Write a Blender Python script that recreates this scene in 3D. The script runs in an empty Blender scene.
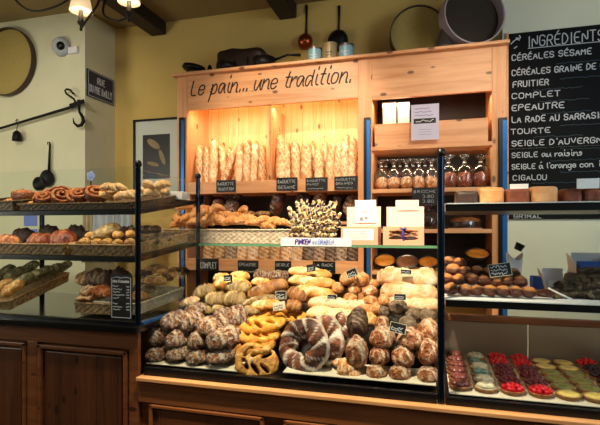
import bpy, bmesh, math, random
from mathutils import Vector, Matrix, noise, Euler
R = math.radians; PI = math.pi
C = bpy.context.scene.collection
rnd = random.Random(7)
F = 463.0; TH = R(15.7); ZC = 1.45; HY = 228.0
ST, CT = math.sin(TH), math.cos(TH)
Y0, YB, YC, YW, YP = 1.75, 2.29, 3.10, 3.50, 3.30      # front glass, rear posts, shelving front, back wall, pier wall

def ray(x, y):
    u = (x-300)/F; v = (HY-y)/F
    return Vector((-ST+CT*u, CT+ST*u, v))
def P(x, y, Y):
    d = ray(x, y); return d*(Y/d.y) + Vector((0, 0, ZC))
def X(x, Y): return P(x, 228, Y).x
def Z(x, y, Y): return P(x, y, Y).z
def mpp(x, Y): return (Y/ray(x, 0).y)/F

# ---------------------------------------------------------------- materials
def lin(h):
    h = h.lstrip('#'); o = []
    for i in (0, 2, 4):
        c = int(h[i:i+2], 16)/255
        o.append(c/12.92 if c <= .04045 else ((c+.055)/1.055)**2.4)
    return (*o, 1)
class NT:
    def __init__(s, name):
        s.m = bpy.data.materials.new(name); s.m.use_nodes = True
        s.n = s.m.node_tree.nodes; s.l = s.m.node_tree.links
        s.b = s.n['Principled BSDF']; s.out = s.n['Material Output']
    def new(s, t, **k):
        n = s.n.new(t)
        for a, v in k.items():
            if a in n.inputs: n.inputs[a].default_value = v
            else: setattr(n, a, v)
        return n
    def link(s, a, b): s.l.new(a, b)
    def ramp(s, fac, stops):
        r = s.new('ShaderNodeValToRGB'); e = r.color_ramp.elements
        while len(e) > 1: e.remove(e[0])
        e[0].position = stops[0][0]; e[0].color = stops[0][1]
        for p, c in stops[1:]:
            q = e.new(p); q.color = c
        s.link(fac, r.inputs[0]); return r.outputs[0]
    def mix(s, fac, a, b):
        m = s.new('ShaderNodeMix', data_type='RGBA')
        if isinstance(fac, float): m.inputs[0].default_value = fac
        else: s.link(fac, m.inputs[0])
        for v, i in ((a, 6), (b, 7)):
            if isinstance(v, tuple): m.inputs[i].default_value = v
            else: s.link(v, m.inputs[i])
        return m.outputs[2]
    def coords(s, scale=(1, 1, 1), rand=True):
        tc = s.new('ShaderNodeTexCoord'); mp = s.new('ShaderNodeMapping')
        mp.inputs['Scale'].default_value = scale
        s.link(tc.outputs['Object'], mp.inputs[0])
        if rand:
            oi = s.new('ShaderNodeObjectInfo'); mu = s.new('ShaderNodeMath', operation='MULTIPLY'); mu.inputs[1].default_value = 37.0
            s.link(oi.outputs['Random'], mu.inputs[0])
            cx = s.new('ShaderNodeCombineXYZ')
            for i in range(3): s.link(mu.outputs[0], cx.inputs[i])
            s.link(cx.outputs[0], mp.inputs['Location'])
        return mp.outputs[0]
    def noise(s, vec, sc, det=3, rough=.55, dist=0):
        n = s.new('ShaderNodeTexNoise'); n.inputs['Scale'].default_value = sc; n.inputs['Detail'].default_value = det
        n.inputs['Roughness'].default_value = rough; n.inputs['Distortion'].default_value = dist
        s.link(vec, n.inputs['Vector']); return n.outputs[0]
    def bump(s, h, st, d=.01):
        b = s.new('ShaderNodeBump'); b.inputs['Strength'].default_value = st; b.inputs['Distance'].default_value = d
        s.link(h, b.inputs['Height']); s.link(b.outputs[0], s.b.inputs['Normal'])

def plain(name, col, rough=.5, metal=0.0, spec=.5, var=0.0, sc=20, bump=0.0, emit=None, es=0):
    t = NT(name); c = lin(col)
    t.b.inputs['Roughness'].default_value = rough; t.b.inputs['Metallic'].default_value = metal
    t.b.inputs['Specular IOR Level'].default_value = spec
    if var or bump:
        v = t.coords(); n = t.noise(v, sc)
        if var:
            d = tuple(x*(1-var) for x in c[:3])+(1,); l = tuple(min(1, x*(1+var)) for x in c[:3])+(1,)
            t.link(t.ramp(n, [(.3, d), (.7, l)]), t.b.inputs['Base Color'])
        else: t.b.inputs['Base Color'].default_value = c
        if bump: t.bump(n, bump)
    else: t.b.inputs['Base Color'].default_value = c
    if emit:
        t.b.inputs['Emission Color'].default_value = lin(emit); t.b.inputs['Emission Strength'].default_value = es
    return t.m

def wood(name, light, dark, axis='x', knots=True, rough=.45, board=0, knotc='4a2410'):
    t = NT(name)
    sc = {'x': (.6, 9, 9), 'y': (9, .6, 9), 'z': (9, 9, .6)}[axis]
    v = t.coords(sc, rand=False); g = t.noise(v, 3.2, 5, .6, .8)
    col = t.ramp(g, [(.3, lin(dark)), (.5, t_mix(lin(dark), lin(light), .6)), (.72, lin(light))])
    v2 = t.coords((1, 1, 1), rand=False); big = t.noise(v2, 2.2, 2)
    col = t.mix(t.ramp(big, [(.35, (0, 0, 0, 1)), (.75, (.35, .35, .35, 1))]), col, t_mul(lin(dark), .8))
    if board:
        sx = t.new('ShaderNodeSeparateXYZ'); t.link(v2, sx.inputs[0])
        m = t.new('ShaderNodeMath', operation='MULTIPLY'); m.inputs[1].default_value = 1/board
        t.link(sx.outputs[0 if axis == 'z' else 2], m.inputs[0])
        f = t.new('ShaderNodeMath', operation='FLOOR'); t.link(m.outputs[0], f.inputs[0])
        wn = t.new('ShaderNodeTexWhiteNoise', noise_dimensions='1D'); t.link(f.outputs[0], wn.inputs['W'])
        col = t.mix(t.ramp(wn.outputs[0], [(0, (0, 0, 0, 1)), (1, (.4, .4, .4, 1))]), col, lin(dark))
        fr = t.new('ShaderNodeMath', operation='FRACT'); t.link(m.outputs[0], fr.inputs[0])
        col = t.mix(t.ramp(fr.outputs[0], [(0, (1, 1, 1, 1)), (.05, (0, 0, 0, 1)), (1, (0, 0, 0, 1))]), col, t_mul(lin(dark), .35))
    if knots:
        vo = t.new('ShaderNodeTexVoronoi'); vo.inputs['Scale'].default_value = 1.0
        ks = {'x': (6, 10, 12), 'y': (10, 6, 10), 'z': (12, 10, 6)}[axis]
        t.link(t.coords(ks, rand=False), vo.inputs['Vector'])
        k = t.ramp(vo.outputs['Distance'], [(.0, (.85,)*3+(1,)), (.11, (.8, .8, .8, 1)), (.16, (0, 0, 0, 1))])
        col = t.mix(k, col, lin(knotc))
    t.link(col, t.b.inputs['Base Color']); t.b.inputs['Roughness'].default_value = rough
    t.bump(g, .15, .003); return t.m
def t_mix(a, b, f): return tuple(a[i]*(1-f)+b[i]*f for i in range(3))+(1,)
def t_mul(a, f): return tuple(x*f for x in a[:3])+(1,)

def crust(name, dark, mid, light, score, flour=0.0, fcol='e6dccb', sc=7, rough=.55, fsc=5, bump=.5, spots=None):
    """bread crust: mottled bake colours, flour patches, 'score' attribute shows the torn crumb"""
    t = NT(name); v = t.coords((1, 1, 1)); n = t.noise(v, sc, 5, .6, .4)
    col = t.ramp(n, [(.3, lin(dark)), (.5, lin(mid)), (.68, lin(light))])
    at = t.new('ShaderNodeAttribute', attribute_name='score')
    n3 = t.noise(v, sc*3, 3); f3 = t.ramp(n3, [(.35, (.55,)*3+(1,)), (.65, (1, 1, 1, 1))])
    mm = t.new('ShaderNodeMath', operation='MULTIPLY'); t.link(at.outputs['Fac'], mm.inputs[0]); t.link(f3, mm.inputs[1])
    col = t.mix(mm.outputs[0], col, lin(score))
    if flour:
        n2 = t.noise(v, fsc, 4, .65, .6)
        k = t.ramp(n2, [(max(.02, .62-flour*.35), (0, 0, 0, 1)), (.72-flour*.25, (min(1, .55+flour*.4),)*3+(1,))])
        col = t.mix(k, col, lin(fcol))
    if spots:
        vo = t.new('ShaderNodeTexVoronoi'); vo.inputs['Scale'].default_value = spots[1]; t.link(v, vo.inputs['Vector'])
        col = t.mix(t.ramp(vo.outputs['Distance'], [(0, (1, 1, 1, 1)), (spots[2], (1, 1, 1, 1)), (spots[2]+.08, (0, 0, 0, 1))]), col, lin(spots[0]))
    t.link(col, t.b.inputs['Base Color']); t.b.inputs['Roughness'].default_value = rough
    t.bump(n3, bump, .02); return t.m

def glass(name, tint='fafdfc', refl=.9):
    t = NT(name); t.n.remove(t.b)
    tr = t.new('ShaderNodeBsdfTransparent'); tr.inputs[0].default_value = lin(tint)
    gl = t.new('ShaderNodeBsdfGlossy'); gl.inputs['Roughness'].default_value = .01; gl.inputs['Color'].default_value = (refl, refl, refl, 1)
    lw = t.new('ShaderNodeLayerWeight'); lw.inputs[0].default_value = .5
    pw = t.new('ShaderNodeMath', operation='POWER'); pw.inputs[1].default_value = 5; t.link(lw.outputs['Facing'], pw.inputs[0])
    fr = t.new('ShaderNodeMath', operation='MULTIPLY_ADD'); fr.inputs[1].default_value = .9; fr.inputs[2].default_value = .016; t.link(pw.outputs[0], fr.inputs[0])
    mx = t.new('ShaderNodeMixShader'); t.link(fr.outputs[0], mx.inputs[0]); t.link(tr.outputs[0], mx.inputs[1]); t.link(gl.outputs[0], mx.inputs[2])
    t.link(mx.outputs[0], t.out.inputs[0]); return t.m
def cellophane(name):
    t = NT(name); t.n.remove(t.b)
    tr = t.new('ShaderNodeBsdfTransparent'); tr.inputs[0].default_value = (.93, .93, .95, 1)
    gl = t.new('ShaderNodeBsdfGlossy'); gl.inputs['Roughness'].default_value = .12
    fr = t.new('ShaderNodeLayerWeight'); fr.inputs[0].default_value = .45
    mx = t.new('ShaderNodeMixShader'); t.link(t.ramp(fr.outputs['Facing'], [(0, (.04,)*3+(1,)), (.85, (.4,)*3+(1,))]), mx.inputs[0])
    t.link(tr.outputs[0], mx.inputs[1]); t.link(gl.outputs[0], mx.inputs[2]); t.link(mx.outputs[0], t.out.inputs[0]); return t.m
def wicker(name, light, dark):
    t = NT(name); v = t.coords((1, 1, 1)); n = t.noise(v, 60, 3)
    a = t.new('ShaderNodeAttribute', attribute_name='score')
    col = t.mix(a.outputs['Fac'], t.ramp(n, [(.3, lin(dark)), (.7, lin(light))]), t_mul(lin(dark), .4))
    t.link(col, t.b.inputs['Base Color']); t.b.inputs['Roughness'].default_value = .55; t.bump(n, .3, .003); return t.m

M = {}
M['pine'] = wood('pine', 'f0b482', 'd08a54', 'x')
M['pine_v'] = wood('pine_upright', 'eeb07c', 'd0864e', 'z')
M['pine_tg'] = wood('pine_boarding', 'f2d09a', 'd8a868', 'z', board=.088)
M['pine_in'] = wood('pine_inner', 'eec290', 'd79b5f', 'z')
M['oak'] = wood('counter_wood', '8d552b', '5c3216', 'x', rough=.4, knotc='22100a')
M['oak_v'] = wood('counter_panel', '6a3c1c', '42220f', 'z', rough=.4, board=.11, knotc='1c0d06')
M['oak_l'] = wood('sill_wood', 'dba56e', 'b27a44', 'x', knots=False)
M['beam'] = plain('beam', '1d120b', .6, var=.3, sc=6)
M['wall'] = plain('ochre_plaster', 'cfb062', .85, var=.07, sc=2.5, bump=.1)
M['wall2'] = plain('buff_plaster', 'd3cfab', .85, var=.05, sc=2.5, bump=.1)
M['wall3'] = plain('cream_plaster', 'd9dcc4', .85, var=.03, sc=2, bump=.1)
M['ceil'] = plain('ceiling_paint', '8f7a4a', .9, var=.06, sc=2)
M['floor'] = plain('floor_tile', '6a4c37', .5, var=.25, sc=4)
M['black'] = plain('black_metal', '0a0b0e', .35, .3)
M['post'] = plain('blue_black_post', '0a1c30', .2, .75)  # blue reflections on the black posts are put into the base colour
M['strip'] = plain('blue_mirror_strip', '2a78c8', .25, .5)
M['iron'] = plain('iron', '15110f', .5, .6, var=.3, sc=30)
M['worktop'] = plain('black_worktop', '0b0b0c', .15)
M['slate'] = plain('slate_board', '07090c', .7, 0, .15, var=.25, sc=5)
M['tag'] = plain('slate_tag', '0c0d0f', .45)
M['chalk'] = plain('chalk', 'c4cacf', .9)
M['chalk_dim'] = plain('faint_chalk', '3a4a55', .9)
M['ink'] = plain('brown_ink', '2a1a12', .6)
M['purple'] = plain('purple_ink', '4a2f90', .6)
M['lblue'] = plain('pale_blue_ink', '8fa8e0', .6)
M['grey_ink'] = plain('grey_ink', '8a8a92', .7)
M['red_ink'] = plain('red_ink', 'b05a50', .7)
M['paper'] = plain('white_card', 'e9e7e6', .7)
M['cream_paper'] = plain('greaseproof_paper', 'd8cfb8', .7, var=.06, sc=8, bump=.2)
M['lilac'] = plain('lilac_card', 'cdc6dd', .6)
M['card'] = plain('kraft_card', 'd9a586', .7, var=.04, sc=8)
M['card_in'] = plain('pale_card', 'ecd2c0', .7)
M['glass'] = glass('glass'); M['gedge'] = plain('glass_edge', '5f8f6e', .15, 0, .8)
M['cello'] = cellophane('cellophane')
M['steel'] = plain('brushed_steel', 'a69a8a', .38, .85, var=.06, sc=3)
M['tin'] = plain('tin_pan', '8c8782', .35, .9)
M['wick'] = wicker('wicker', 'cfa871', '6a4a2a')
M['wick_l'] = wicker('pale_wicker', 'd8cbb4', 'a39074')
M['wick_d'] = wicker('dark_wicker', '8a6d4a', '4c3722')
M['copper'] = plain('copper', '9a4a28', .3, .9)
M['cloth'] = plain('linen_cloth', 'aeb2b4', .9, var=.12, sc=14, bump=.3)
M['cloth_b'] = plain('beige_cloth', 'b3a079', .9, var=.12, sc=14, bump=.3)
M['bluepaper'] = plain('blue_paper', '6d7fc4', .7)
M['blue'] = plain('blue_box', '1f56a8', .5)
M['shade'] = plain('lamp_shade', 'd8b9a0', .7, emit='ffdca0', es=.6)
M['bulb'] = plain('lamp_glow', 'fff2c8', .5, emit='ffe9a8', es=14)
M['leather'] = plain('dark_leather', '2a1710', .45, var=.3, sc=12, bump=.3)
M['rim'] = plain('sieve_rim', '3a2416', .5, var=.25, sc=10)
M['rim_l'] = plain('sieve_rim_pale', '9b8f95', .5, var=.1, sc=10)
M['mesh'] = plain('sieve_mesh', 'a7924e', .8, var=.08, sc=60)
M['mesh_d'] = plain('dark_sieve_mesh', '2a2014', .8, var=.1, sc=60)
M['enamel'] = plain('blue_enamel_sign', '0f1c3c', .3)
M['photo'] = plain('print', '1b1512', .4, var=.3, sc=3)
M['skin'] = plain('print_tone', '8d7a52', .6, var=.2, sc=5)
M['mat'] = plain('picture_mount', 'c9cdbd', .8)
M['tinblue'] = plain('pale_blue_tin', '8fb5c4', .4, .2); M['tincream'] = plain('cream_tin', 'a8916a', .4, .2)
# breads
M['bag'] = crust('baguette_crust', 'a05a26', 'd8945a', 'efc690', 'f5d8a8', .18, 'f6e8cf', sc=5)
M['bag_o'] = crust('baguette_golden', '944c1a', 'c87a3a', 'e3a566', 'f6dcb0', .1, sc=5)
M['bag_s'] = crust('baguette_seeded', 'c07a3e', 'dba268', 'efc999', 'f4dfb8', .3, sc=6, spots=('5a3a22', 26, .18))
M['rustic'] = crust('rustic_floured', '22100a', '7d4424', 'c98648', 'e6cda8', .42, 'e8dccb', sc=8, fsc=11, bump=1.0)
M['rustic2'] = crust('rustic_baked', '30160a', 'a35a26', 'dc9650', 'f2e0c4', .36, 'dccab2', sc=5, fsc=5, bump=.9)
M['rye'] = crust('dark_rye', '120805', '38200f', '5a3520', '9a8068', .12, 'b8a695', sc=5)
M['crown'] = crust('crown_crust', '1c0b06', '4c2210', '8b4a22', 'e0d2c0', .05, 'e7dccb', sc=3, fsc=4)
M['foug'] = crust('fougasse_crust', '8a5418', 'b97f2c', 'd9a24a', 'c98f3e', .18, 'd7b886', sc=5)
M['foug_g'] = crust('fougasse_golden', 'b3701c', 'd8952f', 'efb452', 'e0aa50', .12, 'edcf90', sc=5)
M['gold'] = crust('golden_crust', 'a8651f', 'd99c48', 'efc47c', 'f6e2b0', .22, 'f2e0b4', sc=4)
M['pale'] = crust('pale_floured', 'b87c48', 'dfb282', 'efd4ac', 'c08450', .32, 'f3e9d6', sc=4)
M['greyb'] = crust('grey_floured', '4c3518', '8a6c3c', 'b3955c', 'c9b284', .34, 'a09478', sc=4)
M['greyr'] = crust('grey_round', '3c2a1c', '6e5840', '937c60', 'b9a78e', .32, 'a39a8c', sc=4)
M['brownb'] = crust('brown_floured', '5c3212', '9c6430', 'c8904e', 'e0bb88', .22, 'c9b394', sc=4)
M['roll'] = crust('small_roll', '8a4718', 'cc8844', 'eec085', 'f4dcb4', .3, 'f2e4cf', sc=4)
M['crois'] = crust('croissant_crust', 'a9551c', 'd78a40', 'efb878', 'f6cf98', 0, sc=4, rough=.35)
M['swirl'] = crust('swirl_pastry', '7e3616', 'bd6a35', 'e0a068', '54220f', 0, sc=6, rough=.35)
M['puff'] = crust('pale_puff', 'c98a45', 'e6b874', 'f4dba4', 'fbe9c4', .2, sc=5, rough=.4)
M['brio'] = crust('brioche_brown', '4a180c', '86381a', 'a85a30', 'c98050', 0, sc=4, rough=.3)
M['choux'] = crust('choux_glaze', '260f08', '4e200d', '7a3a1a', 'dc9250', 0, sc=5, rough=.35)
M['twist'] = crust('twist_stick', 'b98c4a', 'e2c790', 'f3e6c4', '2c2c50', 0, sc=8, spots=('1c1c48', 9, .38))
M['darkc'] = crust('dark_cake', '140a08', '2a1610', '3c2016', '55301c', 0, sc=6)
M['tanc'] = crust('tan_cake', 'a06030', 'c98c55', 'dfae7c', 'e9c79c', 0, sc=7, spots=('5a2a18', 14, .14))
M['brownc'] = crust('brown_cake', '4a2012', '7a3a20', '98542e', 'b47a4c', 0, sc=7)
M['rock'] = crust('rock_cake', '1a120a', '42301c', '7a603a', 'c0a878', .12, 'c9b890', sc=26, fsc=22, bump=.9)
M['green'] = crust('wrap_bread', '38351c', '75704a', 'b0a878', 'd8cf9a', .25, 'cfc9a4', sc=5)
M['shell'] = crust('tart_shell', '6a3c1c', '9a6434', 'bd8a52', 'c99a60', 0, sc=8)
M['rasp'] = plain('raspberry', 'c4101c', .22, var=.35, sc=18)
M['raspd'] = plain('dark_berry', '5a0a18', .22, var=.4, sc=18)
M['bberry'] = plain('blackberry', '22060e', .25, var=.4, sc=18)
M['lemon'] = plain('lemon_curd', 'dcc168', .2, var=.08, sc=8)
M['kiwi'] = plain('pistachio_cream', '77783c', .2, var=.15, sc=8)
M['mauve'] = plain('chestnut_cream', '6e3a34', .3, var=.15, sc=12)
M['mering'] = plain('meringue', 'c8bfa0', .5, var=.1, sc=8)
M['mint'] = plain('pale_glaze', '6f8a80', .25, var=.15, sc=8)
M['custard'] = crust('baked_custard', '7a3c12', 'b86e22', 'd99a3e', 'd99a3e', 0, sc=8, rough=.4)
M['custardd'] = crust('browned_custard', '4a2a18', '75492c', '9a6a44', '9a6a44', 0, sc=8, rough=.4)

# ---------------------------------------------------------------- object helpers
def tag(o, label=None, cat=None, group=None, kind=None):
    if label: o['label'] = label
    if cat: o['category'] = cat
    if group: o['group'] = group
    if kind: o['kind'] = kind
    return o
def thing(name, label, cat, loc=(0, 0, 0), group=None, rot=(0, 0, 0)):
    o = bpy.data.objects.new(name, None); C.objects.link(o); o.empty_display_size = .05
    o.location = loc; o.rotation_euler = rot; return tag(o, label, cat, group)
def mesh_of(name, bm, mat, smooth=False):
    me = bpy.data.meshes.new(name); bm.normal_update(); bm.to_mesh(me); bm.free()
    if mat: me.materials.append(M[mat] if isinstance(mat, str) else mat)
    if smooth:
        for p in me.polygons: p.use_smooth = True
    return me
def obj(name, bm, mat, parent=None, smooth=False, bevel=0, local=False):
    """link a bmesh (world coordinates unless local) as one object"""
    me = mesh_of(name, bm, mat, smooth); o = bpy.data.objects.new(name, me); C.objects.link(o)
    if parent:
        o.parent = parent
        if not local:
            off = parent.location.copy(); q = parent
            while q.parent: q = q.parent; off += q.location
            me.transform(Matrix.Translation(-off))
    elif not local:
        xs = [v.co for v in me.vertices]
        c = Vector((sum(min(a[i] for a in xs)+max(a[i] for a in xs) for _ in (0,))/2 if i < 2 else min(a[2] for a in xs) for i in range(3)))
        me.transform(Matrix.Translation(-c)); o.location = c
    if bevel:
        b = o.modifiers.new('bevel', 'BEVEL'); b.width = bevel; b.segments = 2; b.limit_method = 'ANGLE'
    return o
def link_mesh(name, me, parent=None, loc=(0, 0, 0), rot=(0, 0, 0), sc=(1, 1, 1)):
    o = bpy.data.objects.new(name, me); C.objects.link(o); o.parent = parent
    o.location = loc; o.rotation_euler = rot; o.scale = sc if hasattr(sc, '__len__') else (sc,)*3; return o
def copy_tree(o, parent=None):
    c = o.copy(); C.objects.link(c); c.parent = parent
    for ch in list(o.children): copy_tree(ch, c)
    return c
def S(name, bm, mat, **k):
    o = obj(name, bm, mat, **k); o['kind'] = 'structure'; return o
def NB(): return bmesh.new()
def box(bm, x0, x1, y0, y1, z0, z1):
    v = [bm.verts.new((x, y, z)) for z in (z0, z1) for y in (y0, y1) for x in (x0, x1)]
    for f in ((0, 2, 3, 1), (4, 5, 7, 6), (0, 1, 5, 4), (2, 6, 7, 3), (0, 4, 6, 2), (1, 3, 7, 5)): bm.faces.new([v[i] for i in f])
    return bm
def B(*a): return box(NB(), *a)
def hexa(bm, pts):
    v = [bm.verts.new(p) for p in pts]
    for f in ((0, 2, 3, 1), (4, 5, 7, 6), (0, 1, 5, 4), (2, 6, 7, 3), (0, 4, 6, 2), (1, 3, 7, 5)): bm.faces.new([v[i] for i in f])
    return bm
def frame(d):
    d = Vector(d).normalized(); a = Vector((0, 0, 1)) if abs(d.z) < .9 else Vector((1, 0, 0))
    u = d.cross(a).normalized(); return d, u, d.cross(u).normalized()
def tube(bm, pts, rad, n=10, cap=True, closed=False):
    pts = [Vector(p) for p in pts]; m = len(pts); rings = []
    r = rad if hasattr(rad, '__len__') else [rad]*m; pu = None
    for i, p in enumerate(pts):
        d = (pts[(i+1) % m]-pts[i-1]) if closed else (pts[min(i+1, m-1)]-pts[max(i-1, 0)])
        d, u, w = frame(d)
        if pu is not None:
            u = (pu-d*pu.dot(d)).normalized(); w = d.cross(u)
        pu = u
        rings.append([bm.verts.new(p+(u*math.cos(a)+w*math.sin(a))*r[i]) for a in (2*PI*k/n for k in range(n))])
    for i in range(m if closed else m-1):
        a, b = rings[i], rings[(i+1) % m]
        for k in range(n): bm.faces.new((a[k], a[(k+1) % n], b[(k+1) % n], b[k]))
    if cap and not closed:
        bm.faces.new(rings[0][::-1]); bm.faces.new(rings[-1])
    return bm
def lathe(bm, prof, c=(0, 0, 0), n=24, axis=(0, 0, 1), wob=0):
    """profile of (radius, height) turned about an axis through c"""
    c = Vector(c); d, u, w = frame(axis); rings = []
    for r, h in prof:
        if r < 1e-5: rings.append([bm.verts.new(c+d*h)])
        else: rings.append([bm.verts.new(c+d*h+(u*math.cos(a)+w*math.sin(a))*r*(1+wob*math.cos(k*PI))) for k, a in enumerate(2*PI*k/n for k in range(n))])
    for a, b in zip(rings, rings[1:]):
        for k in range(n):
            q = [a[k % len(a)], a[(k+1) % len(a)], b[(k+1) % len(b)], b[k % len(b)]]
            q = [v for i, v in enumerate(q) if v not in q[:i]]
            if len(q) > 2: bm.faces.new(q)
    bmesh.ops.recalc_face_normals(bm, faces=bm.faces); return bm
def ordn(i): return ['first', 'second', 'third', 'fourth', 'fifth', 'sixth', 'seventh', 'eighth', 'ninth', 'tenth', 'eleventh', 'twelfth', 'thirteenth', 'fourteenth', 'fifteenth', 'sixteenth', 'seventeenth', 'eighteenth', 'nineteenth', 'twentieth'][i]

# ---------------------------------------------------------------- stroke lettering (x, y hex digits; baseline 3, caps 9)
G = {'A': '03 29 43;15 35', 'B': '03 09 29 38 37 26 06;26 35 34 23 03', 'C': '48 39 19 08 04 13 33 44', 'D': '03 09 29 47 45 23 03',
 'E': '49 09 03 43;06 36', 'F': '49 09 03;06 36', 'G': '48 39 19 08 04 13 33 44 46 26', 'H': '09 03;49 43;06 46', 'I': '19 13', 'K': '03 09;49 06 43', 'L': '09 03 43',
 'M': '03 09 25 49 43', 'N': '03 09 43 49', 'O': '19 08 04 13 33 44 48 39 19', 'P': '03 09 39 48 47 36 06', 'R': '03 09 39 48 47 36 06;26 43',
 'S': '48 39 19 08 07 16 36 45 44 33 13 04', 'T': '09 49;29 23', 'U': '09 04 13 33 44 49', 'V': '09 23 49', 'Y': '09 26 49;26 23', "'": '1a 19', '.': '13 14', '3': '09 49 26 36 45 44 33 03', '8': '19 08 07 16 36 45 44 33 13 04 05 16 36 47 48 39 19',
 '0': '19 08 04 13 33 44 48 39 19', '1': '08 29 23',
 'a': '46 37 17 06 04 13 23 35 47 44 53', 'e': '05 45 46 37 17 06 04 13 33 44', 'p': '07 16 00;05 27 37 46 44 33 13 04', 'i': '17 14 23 33;19 1a', 'n': '07 03;05 27 37 46 43 53',
 'u': '07 04 13 23 35 47;47 44 53', 't': '29 14 23 33;07 37', 'r': '07 03;05 27 37', 'd': '46 37 17 06 04 13 23 35;49 44 53', 'o': '17 06 04 13 33 44 46 37 17',
 's': '36 27 17 06 35 34 23 03', 'm': '07 03;05 17 26 23;25 37 46 43', 'l': '19 14 23', 'g': '46 37 17 06 04 13 33 46;47 41 30 10', 'c': '46 37 17 06 04 13 33 44', 'z': '07 47 03 43'}
NARROW = {'i': 3.4, 'l': 3, '.': 2.4, "'": 2.5, ' ': 3.6, 't': 4.2, 'I': 3.2, 'r': 4.2, 's': 4.6}
def text_strokes(s, cap, shear=0, wide=1.0, jit=0, seed=1):
    """returns strokes in (x, y) metres and total width; ÉÈà handled with accents"""
    r = random.Random(seed); k = cap/6; x = 0; out = []
    for ch in s:
        acc = None
        if ch in 'ÉÈéà': acc = ch; ch = {'É': 'E', 'È': 'E', 'é': 'e', 'à': 'a'}[ch]
        if ch != ' ' and ch in G:
            jy = (r.random()-.5)*jit
            for st in G[ch].split(';'):
                pts = [(int(q[0], 16), int(q[1], 16)-3+jy) for q in st.split()]
                out.append([((x+a*wide+b*shear)*k, b*k) for a, b in pts])
            if acc: out.append([((x+a*wide+b*shear)*k, b*k) for a, b in ((1.7, 6.8), (3, 8))])
        x += NARROW.get(ch, 5.7 if ch not in 'M' else 6)*wide
    return out, x*k
def smooth_pts(p, it=2):
    for _ in range(it):
        if len(p) < 3: return p
        q = [p[0]]
        for a, b in zip(p, p[1:]):
            q += [tuple(a[i]*.75+b[i]*.25 for i in range(2)), tuple(a[i]*.25+b[i]*.75 for i in range(2))]
        p = q+[p[-1]]
    return p
def ribbon(bm, strokes, w, org, ux=(1, 0, 0), uy=(0, 0, 1), th=.0012, sm=True):
    """flat pen strokes laid as thin raised ribbons on a surface; normal = ux x uy"""
    org, ux, uy = Vector(org), Vector(ux), Vector(uy); nn = ux.cross(uy).normalized()
    for st in strokes:
        p = smooth_pts(st) if sm else st
        if len(p) < 2: continue
        L = []
        for i in range(len(p)):
            a = p[max(i-1, 0)]; b = p[min(i+1, len(p)-1)]; dx, dy = b[0]-a[0], b[1]-a[1]; l = math.hypot(dx, dy) or 1
            ox, oy = -dy/l*w/2, dx/l*w/2
            e = w*.4 if i in (0, len(p)-1) else 0; sg = -1 if i == 0 else 1
            cx, cy = p[i][0]+dx/l*e*sg, p[i][1]+dy/l*e*sg
            q1 = org+ux*(cx+ox)+uy*(cy+oy); q2 = org+ux*(cx-ox)+uy*(cy-oy)
            L.append([bm.verts.new(q) for q in (q1, q2, q2+nn*th, q1+nn*th)])
        for a, b in zip(L, L[1:]):
            for j in range(4): bm.faces.new((a[j], b[j], b[(j+1) % 4], a[(j+1) % 4]))
        bm.faces.new(L[0]); bm.faces.new(L[-1][::-1])
    return bm
def write(bm, s, org, cap, width=None, w=.1, ux=(1, 0, 0), uy=(0, 0, 1), **k):
    st, tw = text_strokes(s, cap, **k)
    f = (width/tw) if width else 1
    return ribbon(bm, [[(a*f, b) for a, b in q] for q in st], w*cap, org, ux, uy)
def squiggle(w, h, n, seed):
    r = random.Random(seed); return [(w*i/n, h*r.random()) for i in range(n+1)]

# ---------------------------------------------------------------- bread meshes (unit sized, centred)
def with_score(bm, sc, name, mat):
    vs = list(bm.verts); vals = [sc.get(v, 0.0) for v in vs]; bm.verts.index_update()
    me = mesh_of(name, bm, mat, True)
    at = me.attributes.new('score', 'FLOAT', 'POINT')
    for i, v in enumerate(vals): at.data[i].value = v
    return me
CACHE = {}
def fbm(p, s): return noise.noise(Vector(p)*s)+.5*noise.noise(Vector(p)*s*2.1)
def loaf(W=.5, H=.42, pw=2.6, slashes=3, ang=35, sw=.035, rough=.02, seed=0, mat='gold', name='loaf', n=40, m=24, bend=0, flat=.6):
    key = ('loaf', W, H, pw, slashes, ang, sw, rough, seed, mat, bend, flat)
    if key in CACHE: return CACHE[key]
    bm = NB(); sc = {}; rings = []; off = Vector((seed*3.1, seed*1.7, seed*.9))
    ta = math.tan(R(ang))
    cs = [(-.5+(k+.5)/slashes)*.8 for k in range(slashes)] if slashes else []
    for i in range(n+1):
        s = -math.cos(PI*i/n); x = s*.5; r = max(0, 1-abs(s)**pw)**.5
        if i in (0, n): rings.append([bm.verts.new((x, 0, 0))]); continue
        rg = []
        for j in range(m):
            a = 2*PI*j/m; y = math.cos(a)*W/2*r; z = math.sin(a)*H/2*r
            z = z*flat if z < 0 else z
            p = Vector((x, y, z)); q = fbm(p+off, 3)*rough*1.6+fbm(p+off, 9)*rough
            v = 0
            if z > -.01:
                for c in cs:
                    d = abs((x-c)-y*ta)*math.cos(R(ang)); wv = sw*(1+.3*noise.noise(Vector((y*9, c*9, seed))))
                    lim = max(0, min(1, z/(H*.18)))
                    if d < wv: v = max(v, lim); q -= .03*lim*(1-d/wv)*W
                    elif d < wv*1.8: q += .018*lim
            nrm = Vector((0, math.cos(a), math.sin(a))); p += nrm*q
            p.y += bend*math.sin((s+1)*PI/2)
            vt = bm.verts.new(p); rg.append(vt); sc[vt] = v
        rings.append(rg)
    for a, b in zip(rings, rings[1:]):
        for k in range(m):
            q = [a[k % len(a)], b[k % len(b)], b[(k+1) % len(b)], a[(k+1) % len(a)]]
            q = [v for i, v in enumerate(q) if v not in q[:i]]
            if len(q) > 2: bm.faces.new(q)
    bmesh.ops.recalc_face_normals(bm, faces=bm.faces)
    me = with_score(bm, sc, name, mat); CACHE[key] = me; return me
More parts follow.
